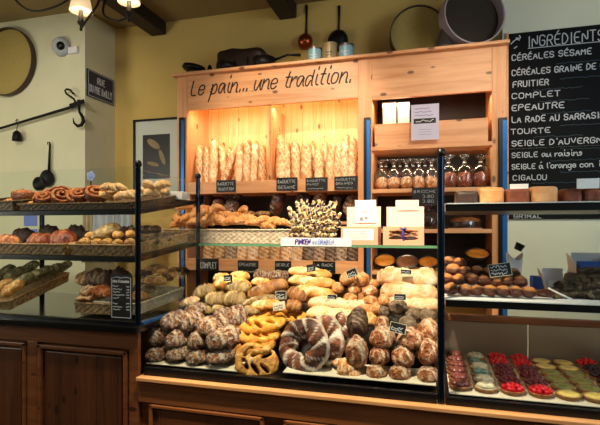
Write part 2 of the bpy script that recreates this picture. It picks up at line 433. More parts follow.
def ballm(seed=0, mat='choux', sq=.85, rough=.03, cross=False, top=.35, name='roll'):
    key = ('ball', seed, mat, sq, rough, cross, top)
    if key in CACHE: return CACHE[key]
    bm = NB(); bmesh.ops.create_icosphere(bm, subdivisions=4, radius=.5); sc = {}; off = Vector((seed*2.3, seed*.7, 1.1*seed))
    for v in bm.verts:
        p = v.co.copy(); q = fbm(p+off, 2.2)*rough*1.8+fbm(p+off, 7)*rough; s = 0
        if cross and p.z > .05:
            for d in (abs(p.x+.3*p.y), abs(p.y-.25*p.x+.08)):
                if d < .06: q -= .035*(1-d/.06); s = 1
        if not cross and top: s = max(0, min(1, (p.z-top)/.12+fbm(p+off, 4)*.5))
        p += p.normalized()*q; p.z *= sq*(.75 if p.z < 0 else 1); v.co = p; sc[v] = s
    me = with_score(bm, sc, name, mat); CACHE[key] = me; return me
def croissant(seed=0, mat='crois'):
    key = ('cr', seed, mat)
    if key in CACHE: return CACHE[key]
    bm = NB(); n, m = 56, 18; rg = []; sc = {}; r0 = random.Random(seed); ph = r0.random()
    for i in range(n+1):
        s = -1+2*i/n; a = s*R(62+10*r0.random()*0); cx, cy = math.sin(a)*.52, (math.cos(a)-1)*.5+.12
        k = (s*4.2+ph) % 1; rad = .2*(max(0, 1-abs(s)**2.2)**.75+.1)*(1+.2*(k-.5)*(1 if s > 0 else -1))
        d = Vector((math.cos(a), -math.sin(a), 0)); u = Vector((0, 0, 1)); w = d.cross(u); row = []
        for j in range(m):
            t = 2*PI*j/m; p = Vector((cx, cy, 0))+(w*math.cos(t)+u*math.sin(t)*(.85 if math.sin(t) > 0 else .6))*rad
            p += Vector((1, 1, 1))*fbm(p+Vector((seed, 0, 0)), 6)*.008
            v = bm.verts.new(p); row.append(v); sc[v] = max(0, 1-k*4)*.8
        rg.append(row)
    for a, b in zip(rg, rg[1:]):
        for k in range(m): bm.faces.new((a[k], b[k], b[(k+1) % m], a[(k+1) % m]))
    bm.faces.new(rg[0]); bm.faces.new(rg[-1][::-1]); bmesh.ops.recalc_face_normals(bm, faces=bm.faces)
    me = with_score(bm, sc, 'croissant', mat); CACHE[key] = me; return me
def swirl(seed=0, mat='swirl'):
    """coiled roll, lying in xy, unit diameter"""
    key = ('sw', seed, mat)
    if key in CACHE: return CACHE[key]
    bm = NB(); n, m = 90, 10; rg = []; sc = {}
    for i in range(n+1):
        t = i/n; a = t*2*PI*2.4+seed; r = .04+.36*t; rad = .085*(1-.35*max(0, t-.85)/.15)
        c = Vector((math.cos(a)*r, math.sin(a)*r, .1*(1-t)+fbm((t*6, seed, 0), 1)*.02)); u = Vector((math.cos(a), math.sin(a), 0)); row = []
        for j in range(m):
            b = 2*PI*j/m; p = c+u*math.cos(b)*rad+Vector((0, 0, 1))*math.sin(b)*rad*1.9
            v = bm.verts.new(p); row.append(v); sc[v] = 1 if abs(math.cos(b)) > .75 else 0
        rg.append(row)
    for a, b in zip(rg, rg[1:]):
        for k in range(m): bm.faces.new((a[k], b[k], b[(k+1) % m], a[(k+1) % m]))
    bm.faces.new(rg[0]); bm.faces.new(rg[-1][::-1]); bmesh.ops.recalc_face_normals(bm, faces=bm.faces)
    me = with_score(bm, sc, 'pastry_swirl', mat); CACHE[key] = me; return me
def twist(seed=0, mat='twist'):
    key = ('tw', seed, mat)
    if key in CACHE: return CACHE[key]
    bm = NB(); n, m = 48, 16; rg = []
    for i in range(n+1):
        s = i/n; x = s-.5; row = []; e = min(1, (s+.02)*14, (1.02-s)*14)**.5
        for j in range(m):
            b = 2*PI*j/m; r = .052*(1+.32*math.cos(2*(b-s*16-seed)))*e
            row.append(bm.verts.new((x, math.cos(b)*r, math.sin(b)*r)))
        rg.append(row)
    for a, b in zip(rg, rg[1:]):
        for k in range(m): bm.faces.new((a[k], b[k], b[(k+1) % m], a[(k+1) % m]))
    bm.faces.new(rg[0]); bm.faces.new(rg[-1][::-1]); bmesh.ops.recalc_face_normals(bm, faces=bm.faces)
    me = with_score(bm, {}, 'twist', mat); CACHE[key] = me; return me
def crown(seed=0, wd=.1):
    """angular ring loaf, unit outer diameter, axis z"""
    bm = NB(); n, m = 84, 22; rg = []; sc = {}
    for i in range(n):
        a = 2*PI*i/n; row = []; k = (a/(2*PI)*5+.3) % 1; tri = 1+.05*math.cos(5*a+.5)+.03*noise.noise(Vector((math.cos(a)*2, math.sin(a)*2, seed)))
        for j in range(m):
            b = 2*PI*j/m; cr, cz = math.cos(b), math.sin(b)
            r = .33*tri+cr*.17+(.02*math.cos(5*a) if cr < 0 else 0); z = cz*.15*(1 if cz > 0 else .7)
            # long diagonal scores that spiral from hole to rim
            d = (k-.12-.45*(cr+1)/2) % 1; v = 0
            if cz > -.3 and d < wd: v = 1; z += .014
            if cz > -.3 and wd <= d < wd+.1: z -= .035
            if cz > -.3 and .5 < d < .56: v = .8; z += .008
            if cr > .93: v = max(v, .8)
            if cr < -.86: v = max(v, .7)
            p = Vector((math.cos(a)*r, math.sin(a)*r, z)); p += p.normalized()*fbm(p+Vector((seed, 0, 0)), 5)*.012
            vt = bm.verts.new(p); row.append(vt); sc[vt] = v
        rg.append(row)
    for i in range(n):
        a, b = rg[i], rg[(i+1) % n]
        for k in range(m): bm.faces.new((a[k], b[k], b[(k+1) % m], a[(k+1) % m]))
    bmesh.ops.recalc_face_normals(bm, faces=bm.faces)
    return with_score(bm, sc, 'crown_loaf', 'crown')
def fougasse(mat, seed=0):
    """leaf shaped flat loaf with open slots, unit length along x, lies in xy"""
    key = ('fg', mat, seed)
    if key in CACHE: return CACHE[key]
    bm = NB(); nx, ny = 64, 48; gr = {}; r = random.Random(seed)
    slots = [(-.22, .13, .12, .024, 50), (-.02, .16, .14, .028, 42), (.18, .13, .11, .024, 40), (-.22, -.13, .12, .024, -50), (-.02, -.16, .14, .028, -42), (.18, -.13, .11, .024, -40)]
    slots = [(a+r.uniform(-.02, .02), b+r.uniform(-.02, .02), c, d, e+r.uniform(-8, 8)) for a, b, c, d, e in slots]
    def inside(x, y):
        e = (abs(x)/.5)**2.3+(abs(y)/(.38*(1-.25*x)))**2.2
        h = 1-e+.12*noise.noise(Vector((x*5, y*5, seed)))
        for sx, sy, a, b, an in slots:
            ca, sa = math.cos(R(an)), math.sin(R(an)); u = (x-sx)*ca+(y-sy)*sa; w = -(x-sx)*sa+(y-sy)*ca
            h = min(h, ((u/a)**2+(w/b)**2-1)*.55)
        return h
    top = {}; bot = {}
    for i in range(nx+1):
        for j in range(ny+1):
            x, y = (i/nx-.5)*1.06, (j/ny-.5)*.95; h = inside(x, y)
            if h > 0:
                t = .085*min(1, h/.35)**.5*(1+.25*fbm((x, y, seed), 5))+.002
                z0 = .05*math.cos(x*5)*0
                top[i, j] = bm.verts.new((x, y, z0+t)); bot[i, j] = bm.verts.new((x, y, z0-t*.55))
    edge = {}
    for i in range(nx):
        for j in range(ny):
            k = [(i, j), (i+1, j), (i+1, j+1), (i, j+1)]
            if all(q in top for q in k):
                bm.faces.new([top[q] for q in k]); bm.faces.new([bot[q] for q in k[::-1]])
                for a, b in zip(k, k[1:]+k[:1]):
                    if (b, a) in edge: del edge[b, a]
                    else: edge[a, b] = 1
    for a, b in edge: bm.faces.new((top[b], top[a], bot[a], bot[b]))
    bmesh.ops.delete(bm, geom=[v for v in bm.verts if not v.link_faces], context='VERTS')
    bmesh.ops.smooth_vert(bm, verts=bm.verts, factor=.5, use_axis_x=True, use_axis_y=True, use_axis_z=True)
    bmesh.ops.smooth_vert(bm, verts=bm.verts, factor=.5, use_axis_x=True, use_axis_y=True, use_axis_z=True)
    bmesh.ops.recalc_face_normals(bm, faces=bm.faces)
    me = with_score(bm, {}, 'fougasse', mat); CACHE[key] = me; return me
def brick(L, W, H, mat, seed=0, rough=.02):
    """rounded loaf-cake block, true size"""
    bm = NB(); bmesh.ops.create_cube(bm, size=1); bmesh.ops.subdivide_edges(bm, edges=bm.edges, cuts=9, use_grid_fill=True)
    for v in bm.verts:
        p = v.co*2; q = Vector([math.copysign(abs(c)**1, c) for c in p]); m = max(abs(c) for c in p); l = (abs(p.x)**8+abs(p.y)**8+abs(p.z)**8)**(1/8)
        q = p*(m/l); top = max(0, q.z)*.12*(1-q.y*q.y)
        q = Vector((q.x*L/2, q.y*W/2, q.z*H/2+top*H)); q += Vector((1, 1, 1))*fbm(q+Vector((seed, 0, 0)), 40)*rough*H; v.co = q
    return with_score(bm, {}, 'cake', mat)

def put(name, me, x, y, Y, size, rot=(0, 0, 0), label='', cat='bread', group=None, dz=0):
    s = size if hasattr(size, '__len__') else (size,)*3
    o = link_mesh(name, me, None, P(x, y, Y)+Vector((0, 0, dz)), tuple(R(a) for a in rot), s)
    return tag(o, label, cat, group)
def basket(name, label, loc, lx, ly, h, mat='wick', tilt=0, rotz=0, flare=.01, group=None):
    """rectangular woven tray: woven walls, floor, roped rim; origin at its front left bottom corner"""
    t = thing(name, label, 'basket', loc, group, (tilt, 0, rotz))
    bm = NB(); sc = {}
    cor = [(0, 0), (lx, 0), (lx, ly), (0, ly)]; out = [(-1, -1), (1, -1), (1, 1), (-1, 1)]
    rows = max(3, int(h/.011))
    for w in range(4):
        a, b = cor[w], cor[(w+1) % 4]; oa, ob = out[w], out[(w+1) % 4]; L = math.hypot(b[0]-a[0], b[1]-a[1]); nn = max(8, int(L/.017))
        nx, ny = (b[1]-a[1])/L, -(b[0]-a[0])/L; g = []
        for r in range(rows*2+1):
            f = r/(rows*2); z = f*h; row = []
            for i in range(nn*2+1):
                q = i/(nn*2); px = a[0]+(b[0]-a[0])*q+(oa[0]*(1-q)+ob[0]*q)*flare*f; py = a[1]+(b[1]-a[1])*q+(oa[1]*(1-q)+ob[1]*q)*flare*f
                wv = .004*math.cos(PI*i/2+PI*(r//2)) if r % 2 else -.002
                row.append(bm.verts.new((px+nx*wv, py+ny*wv, z))); sc[row[-1]] = .75 if r % 2 == 0 else max(0, -wv*150)
            g.append(row)
        for r0, r1 in zip(g, g[1:]):
            for i in range(len(r0)-1): bm.faces.new((r0[i], r0[i+1], r1[i+1], r1[i]))
    o = obj('woven_side', bm, mat, t, smooth=True, local=True)
    bm = B(0, lx, 0, ly, .001, .005); obj('tray_bottom', bm, mat, t, local=True)
    e = flare; pts = []
    cs = [(-e, -e), (lx+e, -e), (lx+e, ly+e), (-e, ly+e)]
    for i in range(4):
        a, b = cs[i], cs[(i+1) % 4]; k = max(2, int(math.hypot(b[0]-a[0], b[1]-a[1])/.012))
        pts += [(a[0]+(b[0]-a[0])*j/k, a[1]+(b[1]-a[1])*j/k, h+.001*(-1)**j) for j in range(k)]
    obj('rim', tube(NB(), pts, [.0045+.0012*(-1)**j for j in range(len(pts))], 8, closed=True), mat, t, smooth=True, local=True)
    return t
def price_tag(x, y, Y, wpx, hpx, label, lines=(), cat='price tag', rot=(0, 0, 0), mat='tag', ink='chalk', border=False, group=None, fill=.8, name='price_tag', scrib=0, edge=None):
    """a small card centred on a pixel; rot about its own centre; lettering is a part"""
    k = mpp(x, Y); w, h = wpx*k, hpx*k; t = thing(name, label, cat, P(x, y, Y), group, tuple(R(a) for a in rot))
    obj('card', B(-w/2, w/2, -.0015, .0015, -h/2, h/2), mat, t, local=True)
    n = len(lines)+(1 if scrib else 0)
    if n:
        bm = NB(); lh = h*.86/n
        for i, s in enumerate(lines):
            cap = lh*.55; st, tw = text_strokes(s, cap, wide=1.1, jit=.3, seed=i); ww = min(w*.86, tw*1.2) if tw < w*.8 else w*.86
            write(bm, s, (-w*.43, -.0016, h*.43-lh*(i+.85)), cap, ww, .10, wide=1.1)
        if scrib:
            for j in range(scrib):
                ribbon(bm, [squiggle(w*.7, lh*.3, 14, j+int(x))], lh*.07, (-w*.4, -.0016, -h*.40+lh*.32*j), sm=False)
        obj('lettering', bm, ink, t, local=True)
    if border or edge:
        bm = NB(); b = .0018
        for a in ((-w/2, w/2, -h/2, -h/2+b), (-w/2, w/2, h/2-b, h/2), (-w/2, -w/2+b, -h/2+b, h/2-b), (w/2-b, w/2, -h/2+b, h/2-b)): box(bm, a[0], a[1], -.0022, -.0015, a[2], a[3])
        obj('border', bm, edge or 'cream_paper', t, local=True)
    return t

# ================================================================ THE SETTING
CZ = 3.21
XL, XR = -3.9, 2.3
xbr = X(85, 3.13)                                   # corner of the projecting left wall
S('floor', B(XL, XR, -2.2, YW+.1, -.1, 0), 'floor')
S('ceiling', B(XL, XR, -2.2, YW+.1, CZ, CZ+.1), 'ceil')
S('wall_back', B(xbr-.02, X(502, YP)+.1, YW, YW+.12, 0, CZ), 'wall')
S('wall_left', B(XL, xbr, 3.13, YW+.12, 0, CZ), 'wall2')
S('wall_right', B(X(502.5, YP), XR, YP, YW+.12, 0, CZ), 'wall3')
bm = B(XL-.12, XL, -2.2, YW+.1, 0, CZ); S('wall_west', bm, 'wall2')
S('wall_east', B(XR, XR+.12, -2.2, YW+.1, 0, CZ), 'wall3')
for i, bx in enumerate((-2.24, -1.08, .10)):
    S('trim_%d' % (i+1), B(bx-.07, bx+.07, -2.2, YW, 3.10, CZ), 'beam', bevel=.008)

# ================================================================ LEFT COUNTER (side counter under the tall case)
xl0 = -2.75; xm = X(141, Y0)                         # left case runs xl0..xm
t = thing('service_counter', 'dark wood counter with black worktop and raised panels, under the left glass case', 'counter', ((xl0+xm)/2, 2.05, 0))
zc = Z(140, 334, Y0-.04); yf = Y0-.02
obj('carcass', B(xl0, xm-.11, yf+.02, 2.45, 0, zc), 'oak', t)
for a, b, c, d in ((X(129, yf), xm, 0, zc-.0752), (X(27, yf), X(37, yf), 0, zc-.0752), (xl0, xm, zc-.075, zc)):
    obj('stile' if c == 0 else 'top_rail', B(a, b, yf, yf+.02, c, d), 'oak', t, bevel=.002)
for a, b in ((X(38, yf), X(127, yf)), (X(-70, yf), X(26, yf))):
    z1 = zc-.085
    p = obj('raised_panel', B(a+.03, b-.03, yf+.006, yf+.022, 0, z1-.03), 'oak_v', t, bevel=.005)
    bm = NB()
    box(bm, a, a+.018, yf-.006, yf+.02, 0, z1); box(bm, b-.018, b, yf-.006, yf+.02, 0, z1); box(bm, a, b, yf-.006, yf+.02, z1-.018, z1)
    obj('moulding', bm, 'oak', p, bevel=.004)
obj('worktop', B(xl0, xm+.012, Y0-.05, 2.48, zc, zc+.028), 'worktop', t, bevel=.004)
ZL = zc+.028

# ================================================================ CENTRE AND RIGHT COUNTER
xr1 = 1.6; yf = Y0-.02; zs = Z(300, 394, Y0-.045)
t = thing('display_counter', 'warm pine counter front with pale sill rail and panels, under the bread and tart display', 'counter', (0, 2.05, 0))
obj('carcass', B(xm+.004, xr1, yf+.02, 2.5, 0, zs-.03), 'oak', t)
obj('sill', B(xm+.004, xr1, Y0-.045, Y0+.04, zs-.016, zs), 'oak_l', t, bevel=.003)
obj('top_rail', B(xm+.004, xr1, yf-.006, yf+.02, zs-.11, zs-.016), 'oak', t, bevel=.002)
for a, b in ((X(150, yf), X(264, yf)), (X(284, yf), X(420, yf)), (X(440, yf), X(600, yf))):
    z1 = zs-.115
    p = obj('raised_panel', B(a+.02, b-.02, yf-.002, yf+.022, 0, z1-.02), 'oak_v', t, bevel=.004)
    bm = NB()
    box(bm, a, a+.014, yf-.012, yf+.02, 0, z1); box(bm, b-.014, b, yf-.012, yf+.02, 0, z1); box(bm, a, b, yf-.012, yf+.02, z1-.014, z1)
    obj('moulding', bm, 'oak', p, bevel=.003)

# ================================================================ LEFT GLASS CASE
def sl(a, b): return lambda Y: a+b*(Y-Y0)
tilt = {'top': sl(1.530, .14), 'mid': sl(1.322, .10)}
xp = X(138, Y0); xq = X(198, YB)
t = thing('glass_display_case', 'tall black framed glass case with two tilted pastry shelves, on the left counter', 'display case', ((xl0+xp)/2, 2.0, ZL))
ztop = Z(138, 160, Y0)
def post(x, y, z0, z1, p, r=.012):
    o = obj('post', tube(NB(), [(x, y, z0), (x, y, z1)], r, 20), 'post', p, smooth=False)
    obj('finial', lathe(NB(), [(0, .034), (.012, .03), (.017, .018), (.015, .008), (.009, 0), (r, -.006), (0, -.006)], (x, y, z1), 16), 'black', o, smooth=True)
    return o
post(xp, Y0, ZL, ztop-.034, t)
post(X(42, YB), YB, ZL, 1.62, t, .014)
post(xq, YB, ZL+.0, Z(198, 173, YB)-.034, t, .0115)
for nm, fn in tilt.items():
    a, b = fn(Y0-.0), fn(YB); th = .022
    obj('shelf', hexa(NB(), [(xl0, Y0, a-th), (xp, Y0, a-th), (xl0, YB, b-th), (xp, YB, b-th), (xl0, Y0, a), (xp, Y0, a), (xl0, YB, b), (xp, YB, b)]), 'black', t, bevel=.002)
gy = Y0-.006
obj('front_glass', B(xl0, xp-.012, gy-.003, gy, ZL, ztop-.03), 'glass', t)
obj('side_glass', B(xp+.013, xp+.018, Y0, YB+.02, ZL+.01, ztop-.045), 'glass', t)
obj('bottom_rail', B(xl0, xp-.012, Y0-.008, Y0+.012, ZL, ZL+.012), 'black', t)
obj('side_rail', B(xp-.004, xp+.018, Y0+.016, YB-.02, ZL, ZL+.01), 'strip', t)

# ================================================================ CENTRE CASE
xr = X(441, Y0)
t = thing('bread_display_case', 'low open case with glass front and black base, holding the heaped loaves', 'display case', ((xp+xr)/2, 2.05, zs))
zb = zs+.006
bm = NB(); box(bm, xm+.02, xr-.014, Y0-.01, Y0+.008, zb-.006, zb+.03)
obj('base_rail', bm, 'black', t, bevel=.002)
obj('base_shelf', B(xm+.02, xr-.02, Y0+.01, 2.4, zb-.006, zb+.006), 'black', t)
post(xr, Y0, zb, Z(441, 148, Y0)-.034, t, .0125)
obj('front_glass', B(xm+.03, xr-.014, Y0-.003, Y0+.001, zb+.03, 1.30), 'glass', t)
SL = lambda Y: .86+(Y-1.84)*.50                      # raked bread shelf
pts = []
a, b = SL(1.96), SL(2.24)
obj('raked_shelf', hexa(NB(), [(xm+.03, 2.05, .83), (xr-.02, 2.05, .83), (xm+.03, 2.40, .83), (xr-.02, 2.40, .83), (xm+.03, 2.05, .89), (xr-.02, 2.05, .89), (xm+.03, 2.40, 1.05), (xr-.02, 2.40, 1.05)]), 'black', t)
GZ = Z(300, 244.5, YB-.02)
obj('glass_shelf', B(xq+.015, xr-.0, YB-.02, 2.68, GZ-.01, GZ), 'glass', t)
t_ = thing('glass_shelf', 'short glass shelf behind the blue corner post, under the tan croissant basket', 'shelf', (X(178, 2.42), 2.5, GZ-.01))
obj('glass_pane', B(X(160, 2.42), xq+.012, 2.33, 2.68, GZ-.01, GZ), 'glass', t_)
obj('shelf_edge', B(X(160, 2.42), xq+.012, 2.326, 2.33, GZ-.012, GZ), 'gedge', t_)
obj('shelf_edge', B(xq+.015, xr-.0, YB-.024, YB-.02, GZ-.012, GZ+.001), 'gedge', t)

# ================================================================ RIGHT CASE
t = thing('pastry_display_case', 'black glass fronted case with two white lined shelves and steel backed tart well, right side', 'display case', (.8, 2.0, zs))
x0, x1 = xr+.016, xr1
zu = Z(520, 202, Y0); zm = Z(500, 301, Y0)
for z in (zu, zm):
    s = obj('shelf', B(x0, x1, Y0+.01, 2.26, z-.03, z-.004), 'black', t, bevel=.002)
    obj('liner', B(x0, x1, Y0+.006, 2.25, z-.0038, z), 'paper', s)
obj('front_glass', B(x0, x1, Y0-.003, Y0+.001, zs+.03, Z(441, 152, Y0)), 'glass', t)
obj('base_rail', B(x0, x1, Y0-.01, Y0+.008, zs, zs+.03), 'black', t, bevel=.002)
obj('base_shelf', B(x0, x1, Y0+.01, 2.4, zs, zs+.012), 'black', t)
zst = Z(500, 322, 2.36)
for a, b in ((x0, X(527.5, 2.36)), (X(528.5, 2.36), x1)): obj('steel_back', B(a, b, 2.36, 2.364, zs+.013, zst), 'steel', t)
obj('rear_rail', B(x0, x1, 2.33, 2.37, zst, zst+.03), 'oak', t, bevel=.003)

# ================================================================ PINE BREAD SHELVING (back)
ul, um, ur = X(177, YC), X(358, YC), X(507, YC)
um2, ul2, ur0 = X(372, YC), X(187, YC), X(492, YC)
yb = 3.46
zt = Z(358, 59.5, YC); zh = Z(300, 102, YC)
t = thing('bread_shelving', 'tall pine bread shelving with lettered header board, against the back wall', 'shelving', ((ul+ur)/2, 3.28, 0))
obj('upright', B(ul, ul2, YC, yb, 0, zt), 'pine_v', t, bevel=.003)
obj('upright', B(um, um2, YC, yb, 0, zt), 'pine_v', t, bevel=.003)
obj('upright', B(ur0, ur-.0, YC, yb, 0, zt), 'pine_v', t, bevel=.003)
obj('cornice', B(ul-.03, ur+.012, YC-.035, yb, zt, zt+.022), 'pine', t, bevel=.004)
hb = obj('header_board', B(ul2, um, YC+.004, YC+.03, zh, zt), 'pine', t)
obj('header_board', B(um2, ur0, YC+.004, YC+.03, Z(430, 95, YC), zt), 'pine', t)
bm = NB()
st, tw = text_strokes('Le pain... une tradition.', .105, shear=.45, wide=1.0, jit=.25, seed=3)
xa, xb_ = X(190, YC), X(352, YC); f = (xb_-xa)/tw
ribbon(bm, [[(a*f, b) for a, b in q] for q in st], .0105, (xa, YC+.0035, Z(215, 93.5, YC)))
obj('lettering', bm, 'ink', hb)
obj('back_boarding', B(ul2, um, yb-.02, yb, Z(270, 192, YC), zt), 'pine_tg', t); obj('shaded_back_panel', B(ul2, um, yb-.02, yb, 1.0, Z(270, 192, YC)-.001), 'beam', t)  # lower boarding coloured dark, painting in the shade behind the loaves
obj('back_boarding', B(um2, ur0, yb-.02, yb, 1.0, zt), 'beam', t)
z2 = Z(270, 186.5, YC); 
obj('shelf', B(ul2, um, YC+.02, yb-.02, z2-.042, z2-.022), 'pine', t)
obj('front_board', B(ul2, um, YC+.002, YC+.02, Z(270, 192.5, YC), Z(270, 180, YC)), 'pine', t, bevel=.002)
xd = X(270.5, YC+.03)
obj('divider', B(xd-.008, xd+.008, YC+.02, yb-.0205, z2-.0215, zh), 'pine_v', t)
z3 = 1.495
obj('shelf', B(ul2, um, YC+.02, yb-.02, z3-.02, z3), 'pine', t)
z4 = Z(280, 271, YC)
obj('shelf', B(ul2, um, YC+.02, yb-.02, z4-.0, z4+.015), 'pine', t)
obj('front_board', B(ul2, um, YC+.002, YC+.02, z4-.01, Z(280, 260, YC)), 'pine', t, bevel=.002)
rs = [Z(430, 144, YC), Z(430, 188, YC), Z(430, 229, YC), Z(430, 272, YC)]
for z in rs: obj('shelf', B(um2, ur0, YC+.002, yb-.02, z-.026, z), 'pine', t, bevel=.002)
obj('lighting_batten', B(ul2+.02, um-.02, YC+.04, YC+.07, zh+.03, zh+.05), 'bulb', t)
for px, pb in ((181.5, 2.28), (367, 0), (503, 0)):
    xs = X(px, YC-.02); w = .022 if px != 503 else .026
    s = obj('metal_strip', B(xs-w, xs+w, YC-.02, YC-.001, 0, Z(px, 118, YC)), 'black', t, bevel=.002)
    obj('mirror_inset', B(xs-.002, xs+w-.002, YC-.0225, YC-.0203, 0, Z(px, 121, YC)), 'strip', s)

# wooden trough on the top right shelf, cartons behind
zr = rs[0]
tr = thing('wooden_trough', 'shallow pine trough on the top shelf of the right hand bay', 'box', ((um2+ur0)/2, YC+.15, zr+.001))
zz = Z(430, 121.5, YC+.03)
obj('front_board', B(um2+.015, ur0-.02, YC+.02, YC+.036, zr+.001, zz), 'pine', tr, bevel=.002)
obj('rear_board', B(um2+.015, ur0-.02, YC+.27, YC+.285, zr+.001, zz), 'pine', tr)
for a in (um2+.015, ur0-.036): obj('end_board', B(a, a+.016, YC+.036, YC+.27, zr+.001, zz), 'pine', tr)
obj('bottom', B(um2+.03, ur0-.036, YC+.036, YC+.27, zr+.001, zr+.012), 'pine', tr)
for i, (a, b, h) in enumerate(((383, 396, 107), (398, 409, 107))):
    xa, xb_ = X(a, YC+.1), X(b, YC+.1)
    tt = thing('carton', '%s pale carton standing in the pine trough, beside the hanging sign card' % ('left' if i == 0 else 'right'), 'box', ((xa+xb_)/2, YC+.14, zr+.013), 'pale cartons in the trough')
    obj('box_body', B(xa, xb_, YC+.09, YC+.19, zr+.013, Z(a, 108, YC+.1)), 'cream_paper', tt, bevel=.002)
    obj('lid', B(xa-.003, xb_+.003, YC+.087, YC+.193, Z(a, 108, YC+.1), Z(a, 103, YC+.1)), 'paper', tt, bevel=.002)
price_tag(425, 122, YC-.03, 27, 36, 'white and lilac sign card with black banner, propped on the right hand top shelf', mat='lilac', cat='sign', name='sign_card', rot=(-3, 0, 0))
sg = bpy.data.objects['sign_card']; k = mpp(425, YC-.03)
bm = B(-11*k, 10.5*k, -.004, -.0015, -1.5*k, 3.6*k); obj('banner', bm, 'black', sg, local=True)
bm = NB(); ribbon(bm, [squiggle(17*k, 2.2*k, 16, 4)], .003, (-9*k, -.0041, 0)); ribbon(bm, [squiggle(3*k, 1*k, 4, 5)], .003, (-2*k, -.002, -4*k)); obj('banner_lettering', bm, 'paper', sg, local=True)
bm = NB()
for i in range(3): ribbon(bm, [squiggle((14+2*i)*k, 1.6*k, 14, 9+i)], .0025, (-10*k, -.0016, (13-3.5*i)*k))
for i in range(3): ribbon(bm, [squiggle((12)*k, .8*k, 10, 19+i)], .0012, (-6*k, -.0016, (-8-2.5*i)*k))
obj('lettering', bm, 'purple', sg, local=True)

# ================================================================ BLACKBOARD
x0b, x1b = X(508.5, YP-.02), X(660, YP-.02)
zt1 = Z(508, 34, YP-.02); zb1 = Z(515, 219, YP-.02)
t = thing('menu_blackboard', 'large black chalkboard headed INGRÉDIENTS listing the breads, on the cream wall', 'blackboard', ((x0b+x1b)/2, YP-.015, zb1))
obj('board', B(x0b, x1b, YP-.02, YP-.004, zb1, zt1), 'slate', t)
obj('frame_edge', B(x0b-.012, x0b, YP-.022, YP-.003, zb1-.006, zt1+.006), 'pine', t)
bm = NB(); bm2 = NB(); yb_ = YP-.0205
for s, px, py, pw, cp in (('INGRÉDIENTS', 528, 46.5, 78, 11.5), ('CÉRÉALES SÉSAME', 512, 60, 81, 7.5), ('CÉRÉALES GRAINE DE COURGE', 512, 75, 121, 7.5), ('FRUITIER', 513, 86.5, 37, 7.5), ('COMPLET', 512, 98, 50, 7),
                          ('EPEAUTRE', 512, 110, 54, 7.5), ('LA RADE AU SARRASIN', 512, 122, 94, 7.5), ('TOURTE', 511, 133.5, 41, 6.5), ("SEIGLE D'AUVERGNE", 512, 145.5, 98, 7),
                          ('SEIGLE au raisins', 512, 157, 71, 6.5), ("SEIGLE à l'orange confite", 512, 168.5, 98, 6.5), ('CIGALOU', 513, 179.5, 35, 6.5), ('GRIMAL', 514, 217.5, 29, 5)):
    o = P(px, py, yb_); k = mpp(px, yb_); kk = mpp(px+pw, yb_)
    bm = NB(); write(bm, s, o+Vector((0,0,-.8*k)) , cp*.74*k if cp < 9 else cp*.9*k, X(px+pw, yb_)-o.x, .09 if cp > 8 else .165, wide=1.1, jit=.5, seed=len(s))
    obj('chalk_lettering', bm, 'chalk', t)
    if cp > 5 and cp < 9: bm2 = NB(); ribbon(bm2, [squiggle(.28, .010, 26, int(py))], .003, P(min(560, px+pw*.55), py+4.5, yb_)); obj('faint_chalk_line', bm2, 'chalk_dim', t)
bm = NB(); o = P(528, 48.5, yb_); ribbon(bm, [[(0, 0), (X(602, yb_)-o.x, .0)]], .004, o)
ribbon(bm, [[(0, 0), (.03, .03), (.05, .02)], [(.05, .05), (.06, .03), (.03, .035)], [(.02, -.03), (.035, -.02)]], .006, P(511, 44, yb_))
obj('chalk_flourish', bm, 'chalk', t)
# ================================================================ WALL DRESSING, LEFT
YD = 3.13
def ring_pts(c, r, ax, n=48):
    d, u, w = frame(ax); return [Vector(c)+(u*math.cos(a)+w*math.sin(a))*r for a in (2*PI*k/n for k in range(n))]
def hoop(bm, c, r, th, dp, ax, n=64):
    """flat bentwood hoop: wall thickness th, depth dp along axis from c"""
    return lathe(bm, [(r, 0), (r, dp), (r-th, dp), (r-th, 0), (r, 0)], c, n, ax)
def drum_sieve(label, c, r, dp, ax, rim='rim', ms='mesh', th=.008, inset=.02):
    t = thing('drum_sieve', label, 'sieve', c)
    obj('rim', hoop(NB(), c, r, th, dp, ax), rim, t, smooth=False, bevel=.002)
    obj('mesh_screen', lathe(NB(), [(0, inset), (r-th, inset), (r-th, inset+.003), (0, inset+.003)], c, 48, ax), ms, t)
    return t
c = P(9, 63, YD-.01); drum_sieve('big round wooden drum sieve hanging on the left wall', c, 33.5*mpp(9, YD), .045, (0, -1, 0), inset=.01)
# steelyard balance
t = thing('steelyard_balance', 'long iron steelyard beam with two hooks, hanging on the left wall', 'scale', P(70, 105, YD-.05))
obj('beam', tube(NB(), [P(-14, 132.5, YD-.05), P(72, 107, YD-.05)], [.009, .012], 12), 'iron', t)
obj('fulcrum_block', hexa(NB(), [P(70, 109, YD-.065), P(85, 103, YD-.065), P(70, 109, YD-.035), P(85, 103, YD-.035), P(69, 104, YD-.065), P(84, 99, YD-.065), P(69, 104, YD-.035), P(84, 99, YD-.035)]), 'iron', t, bevel=.003)
hk = [(76, 104), (74, 99), (70, 96), (66.5, 94), (65, 90.5), (67, 89), (70.5, 90), (73.5, 94)]
obj('hook', tube(NB(), [P(a, b, YD-.05) for a, b in hk], .008, 10), 'iron', t, smooth=True)
hk = [(79, 106), (79.5, 112), (82.5, 117), (83.5, 121), (81.5, 125), (77.5, 126), (74, 123), (73, 118)]
obj('hook', tube(NB(), [P(a, b, YD-.05) for a, b in hk], [.009, .01, .013, .015, .014, .012, .008, .003], 10), 'iron', t, smooth=True)
bm = tube(NB(), [P(79, 100, YD-.05), P(79, 107, YD-.05)], .014, 10); obj('swivel', bm, 'iron', t)
